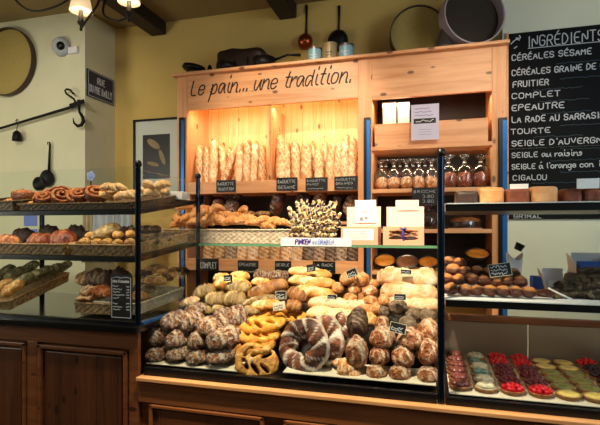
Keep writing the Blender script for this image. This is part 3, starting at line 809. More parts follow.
w_ = thing('balance_weight', 'small bell shaped iron weight hanging from the steelyard beam', 'weight', P(17, 141, YD-.05))
k = mpp(17, YD); c = P(17, 141, YD-.05)
obj('weight_body', lathe(NB(), [(0, 0), (4.3*k, 0), (4.3*k, 3*k), (3.4*k, 8*k), (1.6*k, 10*k), (0, 10.2*k)], c, 20), 'iron', w_, smooth=True)
obj('hanging_hook', tube(NB(), [c+Vector((x*k, 0, z*k)) for x, z in ((0, 10), (0, 13), (1.3, 15), (0, 17.5), (-1.4, 20), (0, 21.5), (1.3, 20))], .004, 8), 'iron', w_, smooth=True)
# security camera
t = thing('dome_camera', 'white domed security camera with black lens on the left wall', 'security camera', P(63, 47, YD))
c = P(62, 47, YD-.008); k = mpp(62, YD)
obj('housing', lathe(NB(), [(0, 0), (9.5*k, 0), (9.5*k, 2*k), (8*k, 5*k), (5*k, 6.5*k), (0, 7*k)], c, 32, (0.05, -1, -.25)), 'cloth', t, smooth=True)
obj('lens', lathe(NB(), [(0, 0), (4.5*k, 0), (4*k, 2*k), (2.4*k, 3.6*k), (0, 4*k)], P(61.3, 46, YD-.045), 24, (0.05, -1, -.2)), 'black', t, smooth=True)
obj('cable_box', B(X(70, YD), X(79, YD), YD-.025, YD-.002, Z(75, 54, YD), Z(75, 47.5, YD)), 'paper', t, bevel=.004)
# enamel street sign on the return wall (faces the room, plane x = const)
xs = xbr+.012
def PX(x, y, Xc):
    d = ray(x, y); return d*(Xc/d.x)+Vector((0, 0, ZC))
a0, a1 = PX(87.3, 82, xs), PX(114, 91, xs)
zt_, zb_ = PX(87.3, 68, xs).z, PX(87.3, 95.5, xs).z
t = thing('street_sign', 'dark blue enamel street sign with white letters, high on the wall by the corner', 'sign', (xs, (a0.y+a1.y)/2, zb_))
obj('plate', B(xs-.008, xs, a0.y, a1.y, zb_, zt_), 'enamel', t)
bm = NB(); ww = a1.y-a0.y; hh = zt_-zb_
write(bm, 'RUE', (xs+.0005, a0.y+ww*.36, zb_+hh*.58), hh*.22, ww*.3, .16, ux=(0, 1, 0))
write(bm, 'DU PRE BAILLY', (xs+.0005, a0.y+ww*.08, zb_+hh*.2), hh*.25, ww*.84, .13, ux=(0, 1, 0))
ribbon(bm, [[(0, 0), (ww*.92, 0), (ww*.92, hh*.92), (0, hh*.92), (0, 0)]], .004, (xs+.0005, a0.y+ww*.04, zb_+hh*.04), (0, 1, 0), sm=False)
obj('lettering', bm, 'chalk', t)
# framed photograph on the back wall
ya = YW-.03; fx0, fx1 = X(133, ya), X(186, ya); fz1 = Z(140, 119.5, ya); fz0 = Z(140, 208, ya)
t = thing('framed_picture', 'black framed dark photograph with pale mount, on the ochre wall behind the case', 'picture', ((fx0+fx1)/2, ya+.015, fz0))
bm = NB(); b = .016
for q in ((fx0, fx1, fz0, fz0+b), (fx0, fx1, fz1-b, fz1), (fx0, fx0+b, fz0, fz1), (fx1-b, fx1, fz0, fz1)): box(bm, q[0], q[1], ya, ya+.026, q[2], q[3])
obj('frame', bm, 'black', t)
obj('mount', B(fx0+b, fx1-b, ya+.014, ya+.02, fz0+b, fz1-b), 'mat', t)
p = obj('print', B(X(142, ya), X(169, ya), ya+.011, ya+.0138, Z(142, 179, ya), Z(142, 135, ya)), 'photo', t)
bm = NB()

for (ex, ey, ew, eh, ea) in ((153.5, 144, 7.5, 5, .35), (162, 157, 3, 8, .3), (153, 164, 7, 2.2, .2)):
    kk = mpp(ex, ya); c = P(ex, ey, ya+.0095); vs = [bm.verts.new(c+Vector((math.cos(a)*ew*kk*math.cos(ea)-math.sin(a)*eh*kk*math.sin(ea), 0, -math.cos(a)*ew*kk*math.sin(ea)+math.sin(a)*eh*kk*math.cos(ea)))) for a in (2*PI*q/24 for q in range(24))]
    r_ = bmesh.ops.extrude_face_region(bm, geom=[bm.faces.new(vs)]); bmesh.ops.translate(bm, verts=[v for v in r_['geom'] if isinstance(v, bmesh.types.BMVert)], vec=(0, .0012, 0))

obj('printed_figure', bm, 'skin', p)
# long handled pan on the left wall
t = thing('long_handled_pan', 'black iron long handled pan hanging on the left wall behind the pastries', 'pan', P(48, 186, YD-.03)); k = mpp(48, YD)
obj('pan_bowl', lathe(NB(), [(0, 0), (7*k, 0), (8.6*k, .02), (8.3*k, .022), (6.8*k, .004), (0, .004)], P(48.5, 178.5, YD-.008), 28, (0, -1, 0)), 'iron', t, smooth=True)
obj('handle', tube(NB(), [P(a, b_, YD-.025) for a, b_ in ((49, 172), (49.5, 155), (50, 145), (49.5, 142.2), (47.5, 142.4), (47.8, 144.5))], [.012, .009, .008, .005, .005, .004], 8), 'iron', t, smooth=True)
tag(obj('iron_pan', lathe(NB(), [(0, 0), (6*k, 0), (7*k, .03), (6.6*k, .03), (5.6*k, .005), (0, .005)], P(41, 184, YD+.001), 24, (0, -1, 0)), 'iron', smooth=True), 'small dark iron pan half hidden beside the long handled pan', 'pan')
# cloths hanging behind the left case, papers
def cloth(label, xs_, ytop, ybot, Y, mat, seed):
    xa, xb_ = X(xs_[0], Y), X(xs_[1], Y); zt_, zb_ = Z(xs_[0], ytop, Y), Z(xs_[0], ybot, Y); bm = NB(); n, m = 30, 12; g = []
    for s_ in (0, .004):
        for i in range(n+1):
            row = []
            for j in range(m+1):
                f = i/n; q = j/m; d = .018*math.sin(f*17+seed+q)*(.35+.65*q)+.01*noise.noise(Vector((f*5, q*3, seed)))
                row.append(bm.verts.new((xa+(xb_-xa)*(f-.5)*(1-.15*(1-q))+(xb_-xa)/2, Y-.03+d+s_, zt_+(zb_-zt_)*q)))
            g.append(row)
    for i in range(len(g)-1):
        if i == n: continue
        for j in range(m): bm.faces.new((g[i][j], g[i+1][j], g[i+1][j+1], g[i][j+1]))
    N1 = n+1
    for j in range(m):
        bm.faces.new((g[0][j], g[0][j+1], g[N1][j+1], g[N1][j])); bm.faces.new((g[n][j], g[n][j+1], g[2*n+1][j+1], g[2*n+1][j]))
    for i in range(n):
        for j in (0, m): bm.faces.new((g[i][j], g[i+1][j], g[N1+i+1][j], g[N1+i][j]))
    bmesh.ops.recalc_face_normals(bm, faces=bm.faces)
    return tag(obj('hanging_cloth', bm, mat, smooth=True), label, 'cloth')
cloth('beige apron hanging behind the left case, left of the grey cloths', (84, 96), 204, 262, 2.95, 'cloth_b', 1)
cloth('pale grey white cloth hanging behind the left case, in the middle', (96, 117), 186, 262, 2.93, 'cloth', 4)
cloth('striped grey towel hanging nearest the front post of the left case', (117, 135), 204, 262, 2.95, 'cloth', 9)
for i, (a, b_, c_, d_, lb) in enumerate(((24, 37, 210, 226, 'blue paper notice pinned on the left wall, upper one'), (23, 37, 229, 238, 'small blue paper note pinned below the blue notice'))):
    tag(obj('paper_note', B(X(a, YD-.003), X(b_, YD-.003), YD-.005, YD+.0005, Z(a, d_, YD), Z(a, c_, YD)), 'bluepaper'), lb, 'paper')

# ================================================================ ON TOP OF THE SHELVING
def top(x, y): return zt+.0225
zt2 = zt+.0225; Yt = 3.22
def TP(x, Y=Yt): return Vector((X(x, Y), Y, zt2))
t = thing('iron_trivet', 'dark iron waffle pan lying on top of the shelving, at the far left', 'pan', TP(196)); c = TP(195); k = mpp(195, Yt)
obj('disc', lathe(NB(), [(0, 0), (10*k, 0), (12*k, .015), (11*k, .04), (0, .055)], c+Vector((-.01, 0, .055)), 28, (.18, 0, 1)), 'iron', t, smooth=True)
for a in (-.04, .04): obj('foot', tube(NB(), [c+Vector((a*1.2, -.03, 0)), c+Vector((a, -.03, .065))], .009, 8), 'iron', t)
obj('handle', tube(NB(), [c+Vector((.06, 0, .045)), c+Vector((.12, .0, .03)), c+Vector((.19, 0, .035))], [.01, .006, .012], 8), 'iron', t, smooth=True)
obj('clasp', lathe(NB(), [(0, 0), (.02, 0), (.026, .02), (.018, .06), (.01, .085), (0, .09)], c+Vector((.13, -.01, .0)), 14), 'iron', t, smooth=True)
def lump(name, label, cat, x0_, x1_, ybot, ytop, Y, depth, mat, rot=0, seed=1, pw=5):
    k = mpp((x0_+x1_)/2, Y); L = (x1_-x0_)*k; H = (ybot-ytop)*k
    bm = NB(); bmesh.ops.create_cube(bm, size=1); bmesh.ops.subdivide_edges(bm, edges=bm.edges, cuts=11, use_grid_fill=True)
    for v in bm.verts:
        p = v.co*2; m_ = max(abs(q) for q in p) or 1; l = (sum(abs(q)**pw for q in p))**(1/pw); q = p*(m_/l)
        v.co = Vector((q.x*L/2, q.y*depth/2, q.z*H/2+H/2))*(1+.05*fbm(p+Vector((seed, 0, 0)), 1.5))
    return bm
k = mpp(240, Yt)
t = thing('bellows', 'large dark leather bellows lying on top of the shelving behind the lettered board', 'bellows', TP(243, 3.3))
bm = lump('', '', '', 215, 268, 64, 37, 3.3, .16, 'leather'); bmesh.ops.rotate(bm, verts=bm.verts, cent=(0, 0, 0), matrix=Matrix.Rotation(R(3), 3, 'Y')); bmesh.ops.translate(bm, verts=bm.verts, vec=TP(242, 3.34)+Vector((0, 0, .012)))
obj('leather_body', bm, 'leather', t, smooth=True)
k = mpp(240, 3.26)
for a in (-22, -8, 6, 20): obj('rib', tube(NB(), [TP(242, 3.26)+Vector((a*k, 0, .02)), TP(242, 3.255)+Vector((a*k, 0, .09)), TP(242, 3.26)+Vector((a*k, .01, .15))], .006, 8), 'iron', t, smooth=True)
def smooth3(p, it=2):
    for _ in range(it):
        q = [p[0]]
        for a, b in zip(p, p[1:]): q += [a*.75+b*.25, a*.25+b*.75]
        p = q+[p[-1]]
    return p
def pan(label, x, Y, r, hx, deep=.05, rot=0):
    c = TP(x, Y); t = thing('frying_pan', label, 'pan', c)
    obj('bowl', lathe(NB(), [(0, .0), (r*.8, .0), (r, deep), (r*.97, deep), (r*.77, .006), (0, .006)], c, 32), 'iron', t, smooth=True)
    obj('handle', tube(NB(), [c+Vector((r*.97, 0, deep*.8)), c+Vector((r+hx*.5, .0, deep+.012)), c+Vector((r+hx, 0, deep+.0))], [.011, .008, .011], 8), 'iron', t, smooth=True)
    return t
pan('dark dented frying pan with studs, leaning in front of the bellows', 264, 3.17, .085, .19, .075)
tag(obj('iron_dish', lathe(NB(), [(0, 0), (.05, 0), (.07, .05), (.066, .05), (.046, .006), (0, .006)], TP(228, 3.14), 24), 'iron', smooth=True), 'small black iron dish beside the flat pan on the shelving top', 'dish')
def ladle(label, x, ytop, ybowl, ybot, w, mat, lbl2=''):
    Y = 3.491; k = mpp(x, Y); t = thing('ladle', label, 'ladle', P(x, ybowl, Y)); c = P(x, (ybowl+ybot)/2, Y-.0)
    r = w*k/2
    obj('bowl', lathe(NB(), [(0, -.05), (r*.5, -.045), (r*.85, -.02), (r, .0), (r*.94, .0), (r*.8, -.016), (r*.4, -.038), (0, -.043)], c+Vector((0, -.03, 0)), 28, (0.1, 1, .15)), mat, t, smooth=True)
    obj('handle', tube(NB(), [c+Vector((0, 0, r*.9)), P(x+.4, (ytop+ybowl)/2, Y), P(x+.6, ytop, Y)], [.008, .007, .011], 10), 'iron', t, smooth=True)
    return t
ladle('long handled copper ladle hanging on the wall above the tins', 306, 5, 34, 52, 16, 'copper')
ladle('dark iron skimmer hanging on the wall above the tins, right of the copper ladle', 338.5, 6, 32, 52, 21, 'iron')
for i, (xa, xb_, ytop, mt, nm, lb) in enumerate(((308, 322, 48.5, 'tinblue', 'pale blue', 'leftmost of the three tins on the shelving top'), (323, 337.5, 44, 'tincream', 'beige', 'between the two blue tins'), (339, 354, 45, 'tinblue', 'pale blue', 'rightmost of the three tins on the shelving top'))):
    Y = 3.17; xm_ = (xa+xb_)/2; k = mpp(xm_, Y); c = TP(xm_, Y); r = (xb_-xa)*k/2; h = P(xm_, ytop, Y).z-zt2
    t = thing('tin', '%s round tin, %s' % (nm, lb), 'tin', c, 'old tins on top of the shelving')
    obj('tin_body', lathe(NB(), [(0, 0), (r, 0), (r, h*.84), (r*.97, h*.86), (0, h*.86)], c, 32), mt, t, bevel=0)
    obj('tin_lid', lathe(NB(), [(0, h*.86), (r*1.04, h*.86), (r*1.04, h*.97), (r*.9, h), (0, h)], c, 32), 'tin' if i != 1 else 'tincream', t)
    bm = NB(); ribbon(bm, [squiggle(r*1.0, .012, 8, i)], .004, c+Vector((-r*.5, -r-.002, h*.38)), sm=False); ribbon(bm, [squiggle(r*.8, .006, 8, i+4)], .003, c+Vector((-r*.4, -r-.002, h*.25)), sm=False)
    obj('label_print', bm, 'paper' if i != 1 else 'ink', t)
# arc shaped sieve, funnel, big drum sieve
c = P(414, 51, 3.4); r = 27*mpp(414, 3.4); 
Yq = 3.38; cq = Vector((X(417, Yq), Yq, zt2+r*1.0))
drum_sieve('dark bentwood sieve standing on edge on the shelving, behind the metal funnel', cq, r, .09, (.12, -1, 0), 'rim', 'mesh', inset=.07)
r = 30.5*mpp(470, 3.2); Yq = 3.18
drum_sieve('largest drum sieve with pale rim, leaning on the wall at the shelving\'s right end', Vector((X(468.5, Yq), Yq+.02, zt2+r*.99)), r, .10, (.35, -1, .05), 'rim_l', 'mesh_d', inset=.02, th=.01)
k = mpp(442, 3.2); c = TP(443, 3.12)
t = thing('funnel', 'grey metal funnel standing upside down between the two sieves', 'funnel', c)
obj('cone', lathe(NB(), [(10*k, 0), (10*k, .008), (9*k, .012), (1.8*k, 19*k), (1.3*k, 19*k), (8.4*k, .01), (9.4*k, 0), (10*k, 0)], c, 32), 'tin', t, smooth=True)
obj('spout', lathe(NB(), [(1.8*k, 18.8*k), (1.2*k, 27*k), (.8*k, 27*k), (1.3*k, 18.8*k), (1.8*k, 18.8*k)], c, 20), 'tin', t, smooth=True)

# ================================================================ CHANDELIER
YH = 2.0; hub = P(106, -40, YH+.0)
t = thing('chandelier', 'black wrought iron chandelier with small lit fabric shades, hanging at top left', 'chandelier', hub)
obj('stem', tube(NB(), [hub, Vector((hub.x, hub.y, CZ))], .01, 10), 'iron', t)
obj('hub', lathe(NB(), [(0, -.06), (.03, -.03), (.02, 0), (.035, .03), (0, .06)], hub, 20), 'iron', t, smooth=True)
def arm(px, py, Y, via, w):
    b = P(px, py, Y); k = mpp(px, Y)
    a = obj('arm', tube(NB(), smooth3([hub]+[P(*q) for q in via]+[b+Vector((0, 0, -.06))], 3), .006, 10), 'iron', t, smooth=True)
    obj('candle_socket', lathe(NB(), [(0, -.075), (.007, -.07), (.005, -.05), (.018, -.035), (.012, -.02), (.011, .03), (0, .03)], b, 16), 'iron', a, smooth=True)
    obj('bulb', lathe(NB(), [(0, .03), (.009, .032), (.014, .05), (.008, .075), (0, .09)], b, 16), 'bulb', a, smooth=True)
    r = w*k/2
    obj('lamp_shade', lathe(NB(), [(r, .022), (r*.62, .12), (r*.6, .12), (r*.98, .022), (r, .022)], b, 32), 'shade', a, smooth=True)
    return b
b1 = arm(81, 16, 1.9, [(100, 2, 1.95), (92, 12, 1.92)], 22)
b2 = arm(129, 7, 1.95, [(110, -10, 2.0), (100, 14, 1.98), (115, 22, 1.96), (127, 18, 1.95)], 22)
b3 = arm(8, -22, 2.1, [(70, 0, 2.1), (50, 9, 2.1), (32, 12, 2.1), (18, 4, 2.1)], 20)
for i, bb in enumerate((b1, b2)):
    d = bpy.data.lights.new('chandelier_bulb', 'POINT'); d.energy = 2.2; d.color = (1, .78, .45); d.shadow_soft_size = .02
    o = bpy.data.objects.new('chandelier_bulb', d); C.objects.link(o); o.location = bb+Vector((0, 0, .05))

# ================================================================ BAGUETTES
bag_g = 'baguettes standing in the pine rack'
BL = [('bag', 200, 145, 200, 7.5, 0, 'seeded'), ('bag_o', 207, 145, 207, 7, 0, ''), ('bag', 214.5, 140, 212, 7, 0, ''), ('bag', 221, 144, 226, 6.5, 1, ''), ('bag_o', 229, 147, 233, 6, 1, ''), ('bag_o', 237, 147, 221.5, 7, 0, ''),
      ('bag', 241, 142, 238.5, 7.5, 0, ''), ('bag', 248.5, 140, 246, 7, 0, ''), ('bag', 256, 141, 253.5, 6.5, 0, ''), ('bag_o', 263, 145, 262, 6.5, 0, ''),
      ('bag', 281, 134, 281, 8.5, 0, ''), ('bag', 287, 142, 287, 7.5, 0, ''), ('bag', 295.5, 140, 296.5, 8, 0, ''), ('bag', 306, 143, 306, 9.5, 0, ''), ('bag_o', 313, 141, 314, 6, 1, ''), ('bag', 319, 149, 319.5, 8, 0, ''), ('bag_s', 324.5, 140, 326, 6, 1, ''),
      ('bag', 333, 142, 328, 7.5, 0, ''), ('bag', 339.5, 142, 336.5, 7, 0, ''), ('bag_s', 346.5, 134, 344, 6.5, 0, ''), ('bag_s', 353.5, 138, 351.5, 8, 0, '')]
zf = z2-.02
for i, (mt, tx, ty, bx, w, back, _) in enumerate(BL):
    Yt_, Yb_ = (3.36, 3.25) if back else (3.28, 3.155)
    A = P(tx, ty, Yt_); Bp = Vector((X(bx, Yb_), Yb_, zf+.012)); d = A-Bp; L = d.length; W = w*mpp(tx, 3.2)*1.15
    me = loaf(W=.14, H=.13, pw=7, slashes=5, ang=70, sw=.012, rough=.004, seed=i % 4, mat=mt, name='baguette', n=56, m=16, flat=.9)
    q = d.to_track_quat('X', 'Y')
    o = link_mesh('baguette', me, None, (A+Bp)/2, q.to_euler(), (L, W/.14, W/.14))
    o.rotation_euler = (q @ Euler((R(-80+rnd.uniform(-25, 25)), 0, 0)).to_quaternion()).to_euler()
    col = {'bag': 'pale floured', 'bag_o': 'golden brown', 'bag_s': 'seeded brown'}[mt]
    side, k_ = ('left', i) if i < 10 else ('right', i-10)
    tag(o, '%s baguette standing in the %s rack bay, %s from the left%s' % (col, side, ordn(k_), ' and leaning' if i == 5 else ''), 'baguette', bag_g)
# black name tags
for (x, y, w, h, l1, l2, lb) in ((226, 186, 21, 12, 'BAGUETTE', 'TRADITION', 'under the left rack bay'), (287, 184, 22, 13, 'BAGUETTE', 'SESAME', 'under the first baguettes of the right bay'),
                                 (316.5, 184, 22.5, 13, 'BAGUETTE', 'PAVOT', 'in the middle under the right bay'), (346, 183, 23.5, 13.5, 'BAGUETTE', 'GRAINES', 'at the right end under the right bay')):
    price_tag(x, y, YC-.006, w, h, 'black slate tag lettered %s %s %s' % (l1, l2, lb), (l1, l2), scrib=1 if l2 in ('PAVOT', 'GRAINES') else 0, group='black bread tags')
for (x, y, w, h, ls, lb) in ((209, 264.5, 21, 12, ('COMPLET',), 'COMPLET, partly behind the blue post'), (248, 267, 22, 13, ('EPEAUTRE',), 'EPEAUTRE on the lower rack'), (283, 267, 17, 12, ('SEIGLE',), 'SEIGLE on the lower rack'), (324, 267, 23, 11.5, ('LA RADE',), 'LA RADE on the lower rack')):
    price_tag(x, y, YC-.006, w, h, 'black slate tag lettered '+lb, ls, scrib=1 if ls[0] != 'COMPLET' else 0, group='black bread tags')
price_tag(425, 196, YC-.01, 25, 17, 'black slate tag lettered BRIOCHE with prices, on the right hand bay', ('BRIOCHE', '    3.80', '    3.80'), group='black bread tags')

# ================================================================ SECOND SHELF, dark loaves
for i, (x, y, w, h, mt, kind, lb) in enumerate(((198, 202, 13, 20, 'rye', 'end', 'dark rye loaf leaning at the left end of the second shelf'), (209, 198, 10, 17, 'crown', 'end', 'narrow dark loaf behind the blue post on the second shelf'), (219, 207, 15, 16, 'rustic2', 'end', 'browned loaf end on the second shelf, above the croissants'),
        (233, 197, 20, 11, 'rye', 'side', 'very dark glossy loaf lying on the second shelf'), (233, 207, 17, 14, 'rustic', 'end', 'pale floured loaf end below the very dark loaf'), (279, 203, 17, 26, 'crown', 'end', 'tall ribbed brown loaf standing beside the twisted sticks'),
        (304, 199, 16, 14, 'rye', 'end', 'dark loaf behind the twisted sticks, left one'), (322, 198, 15, 13, 'rustic2', 'end', 'brown loaf behind the twisted sticks, right one'), (338, 203, 13, 18, 'rye', 'end', 'dark loaf leaning left of the kraft boxes'), (352, 205, 16, 22, 'rustic', 'end', 'floured dark loaf leaning behind the left kraft box'))):
    k = mpp(x, 3.2)
    if kind == 'end': me = loaf(W=.8, H=.8, slashes=4, ang=20, seed=i % 3, mat=mt, rough=.03, pw=3, name='loaf'); sx = h*k; o = put('loaf', me, x, y, 3.26, (sx*1.05, w*k/.8, w*k/.8), (0, -70, 0), lb)
    else: me = loaf(W=.6, H=.6, slashes=3, ang=20, seed=i % 3, mat=mt, rough=.03, name='loaf'); o = put('loaf', me, x, y, 3.26, (w*k, h*k/.6, h*k/.6), (0, 0, 10), lb)
    o.location.z = max(o.location.z, z3+(o.scale.x*.48 if kind == 'end' else o.scale.z*.2))
for i, (x, w) in enumerate(((249, 13), (263, 13))):
    k = mpp(x, 3.2); me = loaf(W=.45, H=.4, slashes=3, ang=40, seed=i, mat='brownb', name='loaf')
    put('loaf', me, x, 214, 3.2, w*k*1.2, (0, 0, 5), ('left' if i == 0 else 'right')+' of two low brown slashed loaves behind the croissant basket', 'bread')
# lower rack loaves
for i in range(14):
    x = 206+i*11.2; k = mpp(x, 3.2); mt = 'brownb' if i in (0, 1, 5, 6) else ('roll' if i in (3, 4, 7) else ('pale' if i < 9 and i != 2 else ('rye' if i % 2 else 'rustic')))
    me = loaf(W=.5, H=.42, slashes=5, ang=25, seed=i % 4, mat=mt, name='loaf', rough=.012, pw=3.4)
    A = Vector((X(x, 3.17), 3.17+.0, z4+.016)); L = .19; o = link_mesh('loaf', me, None, A+Vector((0, .05, L/2)), (R(90), R(-68), R(90)), (L, 12.5*k/.5, 12.5*k/.5))
    q = Vector((0, .28, 1)).to_track_quat('X', 'Y'); o.rotation_euler = (q @ Euler((R(-90), 0, 0)).to_quaternion()).to_euler()
    tag(o, '%s loaf standing in the lower pine rack, %s from the left' % ({'brownb': 'brown slashed', 'roll': 'golden', 'pale': 'pale striped', 'rye': 'dark', 'rustic': 'dark floured'}[mt], ordn(i)), 'bread', 'loaves in the lower rack')

# ================================================================ RIGHT BAY: bagged loaves
def bagged(x, w, h, mt, lb, Y=3.2, z=None, kind='boule'):
    k = mpp(x, Y); W = w*k; H = h*k; c = Vector((X(x, Y), Y, (rs[1] if z is None else z)+.001)); t = thing('bagged_loaf', lb, 'bread', c, 'bagged loaves in the right bay')
    link_mesh('loaf', ballm(int(x) % 3, mt, .95, .04, cross=True), t, (0, 0, W*.44), (0, 0, x), (W*1.0, W*1.0, W*1.12))
    pr = [(0, 0), (.46, .01), (.53, .2), (.53, .5), (.45, .72), (.22, .86), (.08, .9), (.14, .98), (.42, 1.15), (.38, 1.17), (.05, .95)]
    bm = lathe(NB(), [(a*W, b*(H/1.17)) for a, b in pr], (0, 0, 0), 36, wob=.06)
    for v in bm.verts: v.co += Vector((1, 1, 0))*fbm(v.co*20+Vector((x, 0, 0)), 1)*.004
    obj('cellophane_bag', bm, 'cello', t, smooth=True, local=True)
    obj('tie', tube(NB(), [(math.cos(a)*W*.085, math.sin(a)*W*.085, H*.92/1.17) for a in (PI*q/6 for q in range(12))], .003, 6, closed=True), 'paper', t, local=True)
for i, x in enumerate((381.5, 394, 406.5, 419, 431.5)):
    bagged(x, 13.5, 30, 'roll', 'pale crusty loaf in a clear bag, %s from the left on the right bay shelf' % ordn(i))
for i, x in enumerate((386, 400, 413, 425)):
    bagged(x, 14, 32, 'rustic2', 'darker bagged loaf, %s from the left in the rear row of the right bay' % ordn(i), Y=3.34)
for i, x in enumerate((448.5, 464.5, 480.5)):
    bagged(x, 17, 33, 'brio', ['glossy red brown brioche in cellophane, beside the black post', 'glossy red brown brioche in cellophane, middle of three', 'glossy red brown brioche in cellophane, next to the right upright'][i])
bagged(428, 20, 24, 'darkc', 'dark chocolate cake in a clear bag, just right of the white boxes', z=rs[2])
# cake in bag
k = mpp(466, 3.2); c = Vector((X(465, 3.2), 3.2, rs[2]+.001)); t = thing('wrapped_cake', 'dark cream topped cake in a clear wrapper on a pale board, third shelf', 'cake', c)
obj('cake_board', lathe(NB(), [(0, 0), (16*k, 0), (16*k, .006), (0, .006)], c, 36), 'card', t)
obj('cake', lathe(NB(), [(0, .007), (14*k, .007), (14.5*k, 6*k), (13*k, 8*k), (0, 8.5*k)], c, 36, wob=.01), 'darkc', t, smooth=True)
obj('cream_topping', lathe(NB(), [(14*k, 7*k), (13.5*k, 9.6*k), (7*k, 11.5*k), (0, 11.5*k), (0, 8.4*k), (13*k, 7.8*k), (14*k, 7*k)], c, 36, wob=.03), 'rustic2', t, smooth=True)
obj('wrapper', lathe(NB(), [(15.3*k, .008), (15.8*k, 8*k), (12*k, 12.6*k), (5*k, 14.5*k), (0, 15*k)], c, 36, wob=.02), 'cello', t, smooth=True)
def tart_tin(x, Y, w, h, mt, lb, z, foil='tin', lean=0):
    k = mpp(x, Y); r = w*k/2; c = Vector((X(x, Y), Y, z)); t = thing('tart', lb, 'tart', c, 'round tarts in the right bay')
    obj('tin_case', lathe(NB(), [(0, 0), (r*.82, 0), (r, h*k), (r*.96, h*k), (r*.8, .008), (0, .008)], c, 48, wob=.02), foil, t, smooth=True)
    obj('filling', lathe(NB(), [(0, .01), (r*.8, .01), (r*.93, h*k*.86), (r*.7, h*k*1.0), (0, h*k*.96)], c, 48), mt, t, smooth=True)
    t.rotation_euler.x = R(lean); t.location.z += r*.84*math.sin(R(lean)); return t
tart_tin(385, 3.2, 22, 6, 'custard', 'orange baked tart in a dark tin, left of three below the glass shelf', rs[3]+.001, 'iron', 32)
tart_tin(407, 3.14, 22, 6, 'custardd', 'dark browned tart in a clear case, middle of three below the glass shelf', rs[3]+.001, 'tin', 32)
tart_tin(428, 3.2, 20, 6, 'custard', 'orange baked tart in a dark tin, right of three beside the black post', rs[3]+.001, 'iron', 32)
tart_tin(450, 3.24, 20, 5, 'custard', 'flat orange tart on the shelf just right of the black post', rs[3]+.001, 'tin', 32)
bm = NB(); zc2 = rs[3]+.001; st_ = thing('cake_stand', 'small dark round stand under the almond tart', 'stand', Vector((X(477, 3.17), 3.17, zc2)))
obj('stand_body', lathe(NB(), [(0, 0), (.06, 0), (.05, .02), (.045, .05), (.065, .058), (0, .058)], st_.location, 32), 'iron', st_, smooth=False)
tart_tin(477, 3.17, 24, 7, 'custard', 'almond topped orange tart raised on a dark stand', zc2+.0585, 'iron', 24)

# ================================================================ GLASS SHELF: croissants, twists, boxes
g0 = GZ+.0005; Yf = YB+.03
xa, xb_ = X(170, Yf), X(290.5, Yf)
k = mpp(240, Yf)
basket('wicker_basket', 'long pale wicker basket of croissants on the glass shelf', (X(197.5, YB+.04)+.0, YB+.035, g0), X(289, YB+.04)-X(197.5, YB+.04), .26, 13.5*k, 'wick_l', flare=.006)
bt = basket('wicker_basket', 'tan wicker basket of croissants beside the blue corner post', (X(165, 2.42), 2.42, g0), X(195, 2.42)-X(165, 2.42)-.01, .22, 12.5*mpp(180, 2.42), 'wick', flare=.004)
cr = [(176, 218, 17, -50), (190, 217, 16, 30), (184, 206, 16, 60), (203, 212, 20, 35), (214, 220, 21, 20), (207, 222, 15, -10), (225, 216, 18, 50), (238, 217, 18, 10), (231, 221, 17, -20), (247, 219, 17, 25), (256, 222, 18, 5), (264, 219, 13, 45), (274, 221, 15, -15), (282, 222, 13, 30), (197, 222, 16, 0), (178, 224, 14, 10), (243, 209, 12, -30), (217, 208, 14, 60), (268, 225, 13, 0)]
for i, (x, y, w, a) in enumerate(cr):
    Yc_ = 2.52 if x < 195 else 2.42+(.06 if y < 218 else -.02); k = mpp(x, Yc_)
    put('croissant', croissant(i % 4), x, y+1.5, Yc_, w*k*1.32, (55+rnd.uniform(-12, 12), rnd.uniform(-12, 12), a), 'golden croissant in the wicker basket, %s counting from the left%s' % (ordn(sorted(range(len(cr)), key=lambda q: cr[q][0]).index(i)), ', in the upper layer' if y < 213 else ''), 'croissant', 'croissants on the glass shelf')
# bouquet of twisted sticks pointing at the viewer, fanned out of a paper lined tray
nt = 0; tw_ = []
for row, (n_, yy, xx0, xx1) in enumerate(((9, 234, 290, 339), (10, 227, 288, 341), (11, 220, 286, 342), (11, 213, 286, 342), (9, 206, 289, 339), (8, 200, 293, 336))):
    for j in range(n_):
        x = xx0+(xx1-xx0)*(j+.5*(row % 2)*.6)/(n_-.6); tw_.append((x, yy, row, j, n_))
Yr = 2.38
base = Vector((X(313, Yr), Yr+.05, g0+.03))
for i, (x, y, row, j, n_) in enumerate(tw_):
    tip = P(x+rnd.uniform(-1.5, 1.5), y+rnd.uniform(-1.5, 1.5), Yr-.06+row*.022); s = Vector((X(313+(x-313)*.25, Yr), Yr+.03+row*.012, g0+.022+.008*row)); d = (tip-s)
    L = d.length; d.normalize(); c = tip-d*L/2
    c.z = max(c.z, g0+.022)
    q = d.to_track_quat('X', 'Z').to_euler(); o = link_mesh('twisted_stick', twist(i % 3), None, c, q, (L, .185, .185))
    tag(o, 'speckled twisted bread stick, %s from the left in the %s row of the bundle' % (ordn(j), ['bottom', 'second', 'third', 'fourth', 'fifth', 'top'][row]), 'bread stick', 'twisted bread sticks on the glass shelf')
lx0, lx1 = X(279.5, YB-.03), X(351.5, YB-.03)
t = price_tag(315.5, 242, YB-.03, 72.5, 8.5, 'white strip label with purple and pale blue lettering, clipped to the glass shelf edge', cat='label', name='shelf_label', mat='paper')
k = mpp(315, YB-.03)
bm = NB(); write(bm, 'PINKEN', (-21*k, -.0017, -2.3*k), 4.8*k, 16*k, .24, shear=.2); obj('purple_lettering', bm, 'purple', t, local=True)
bm = NB(); write(bm, 'und', (-3.5*k, -.0017, -2.2*k), 4*k, 5.5*k, .14); write(bm, 'GRABEN', (3*k, -.0017, -2.3*k), 4.8*k, 16.5*k, .22); obj('blue_lettering', bm, 'lblue', t, local=True)
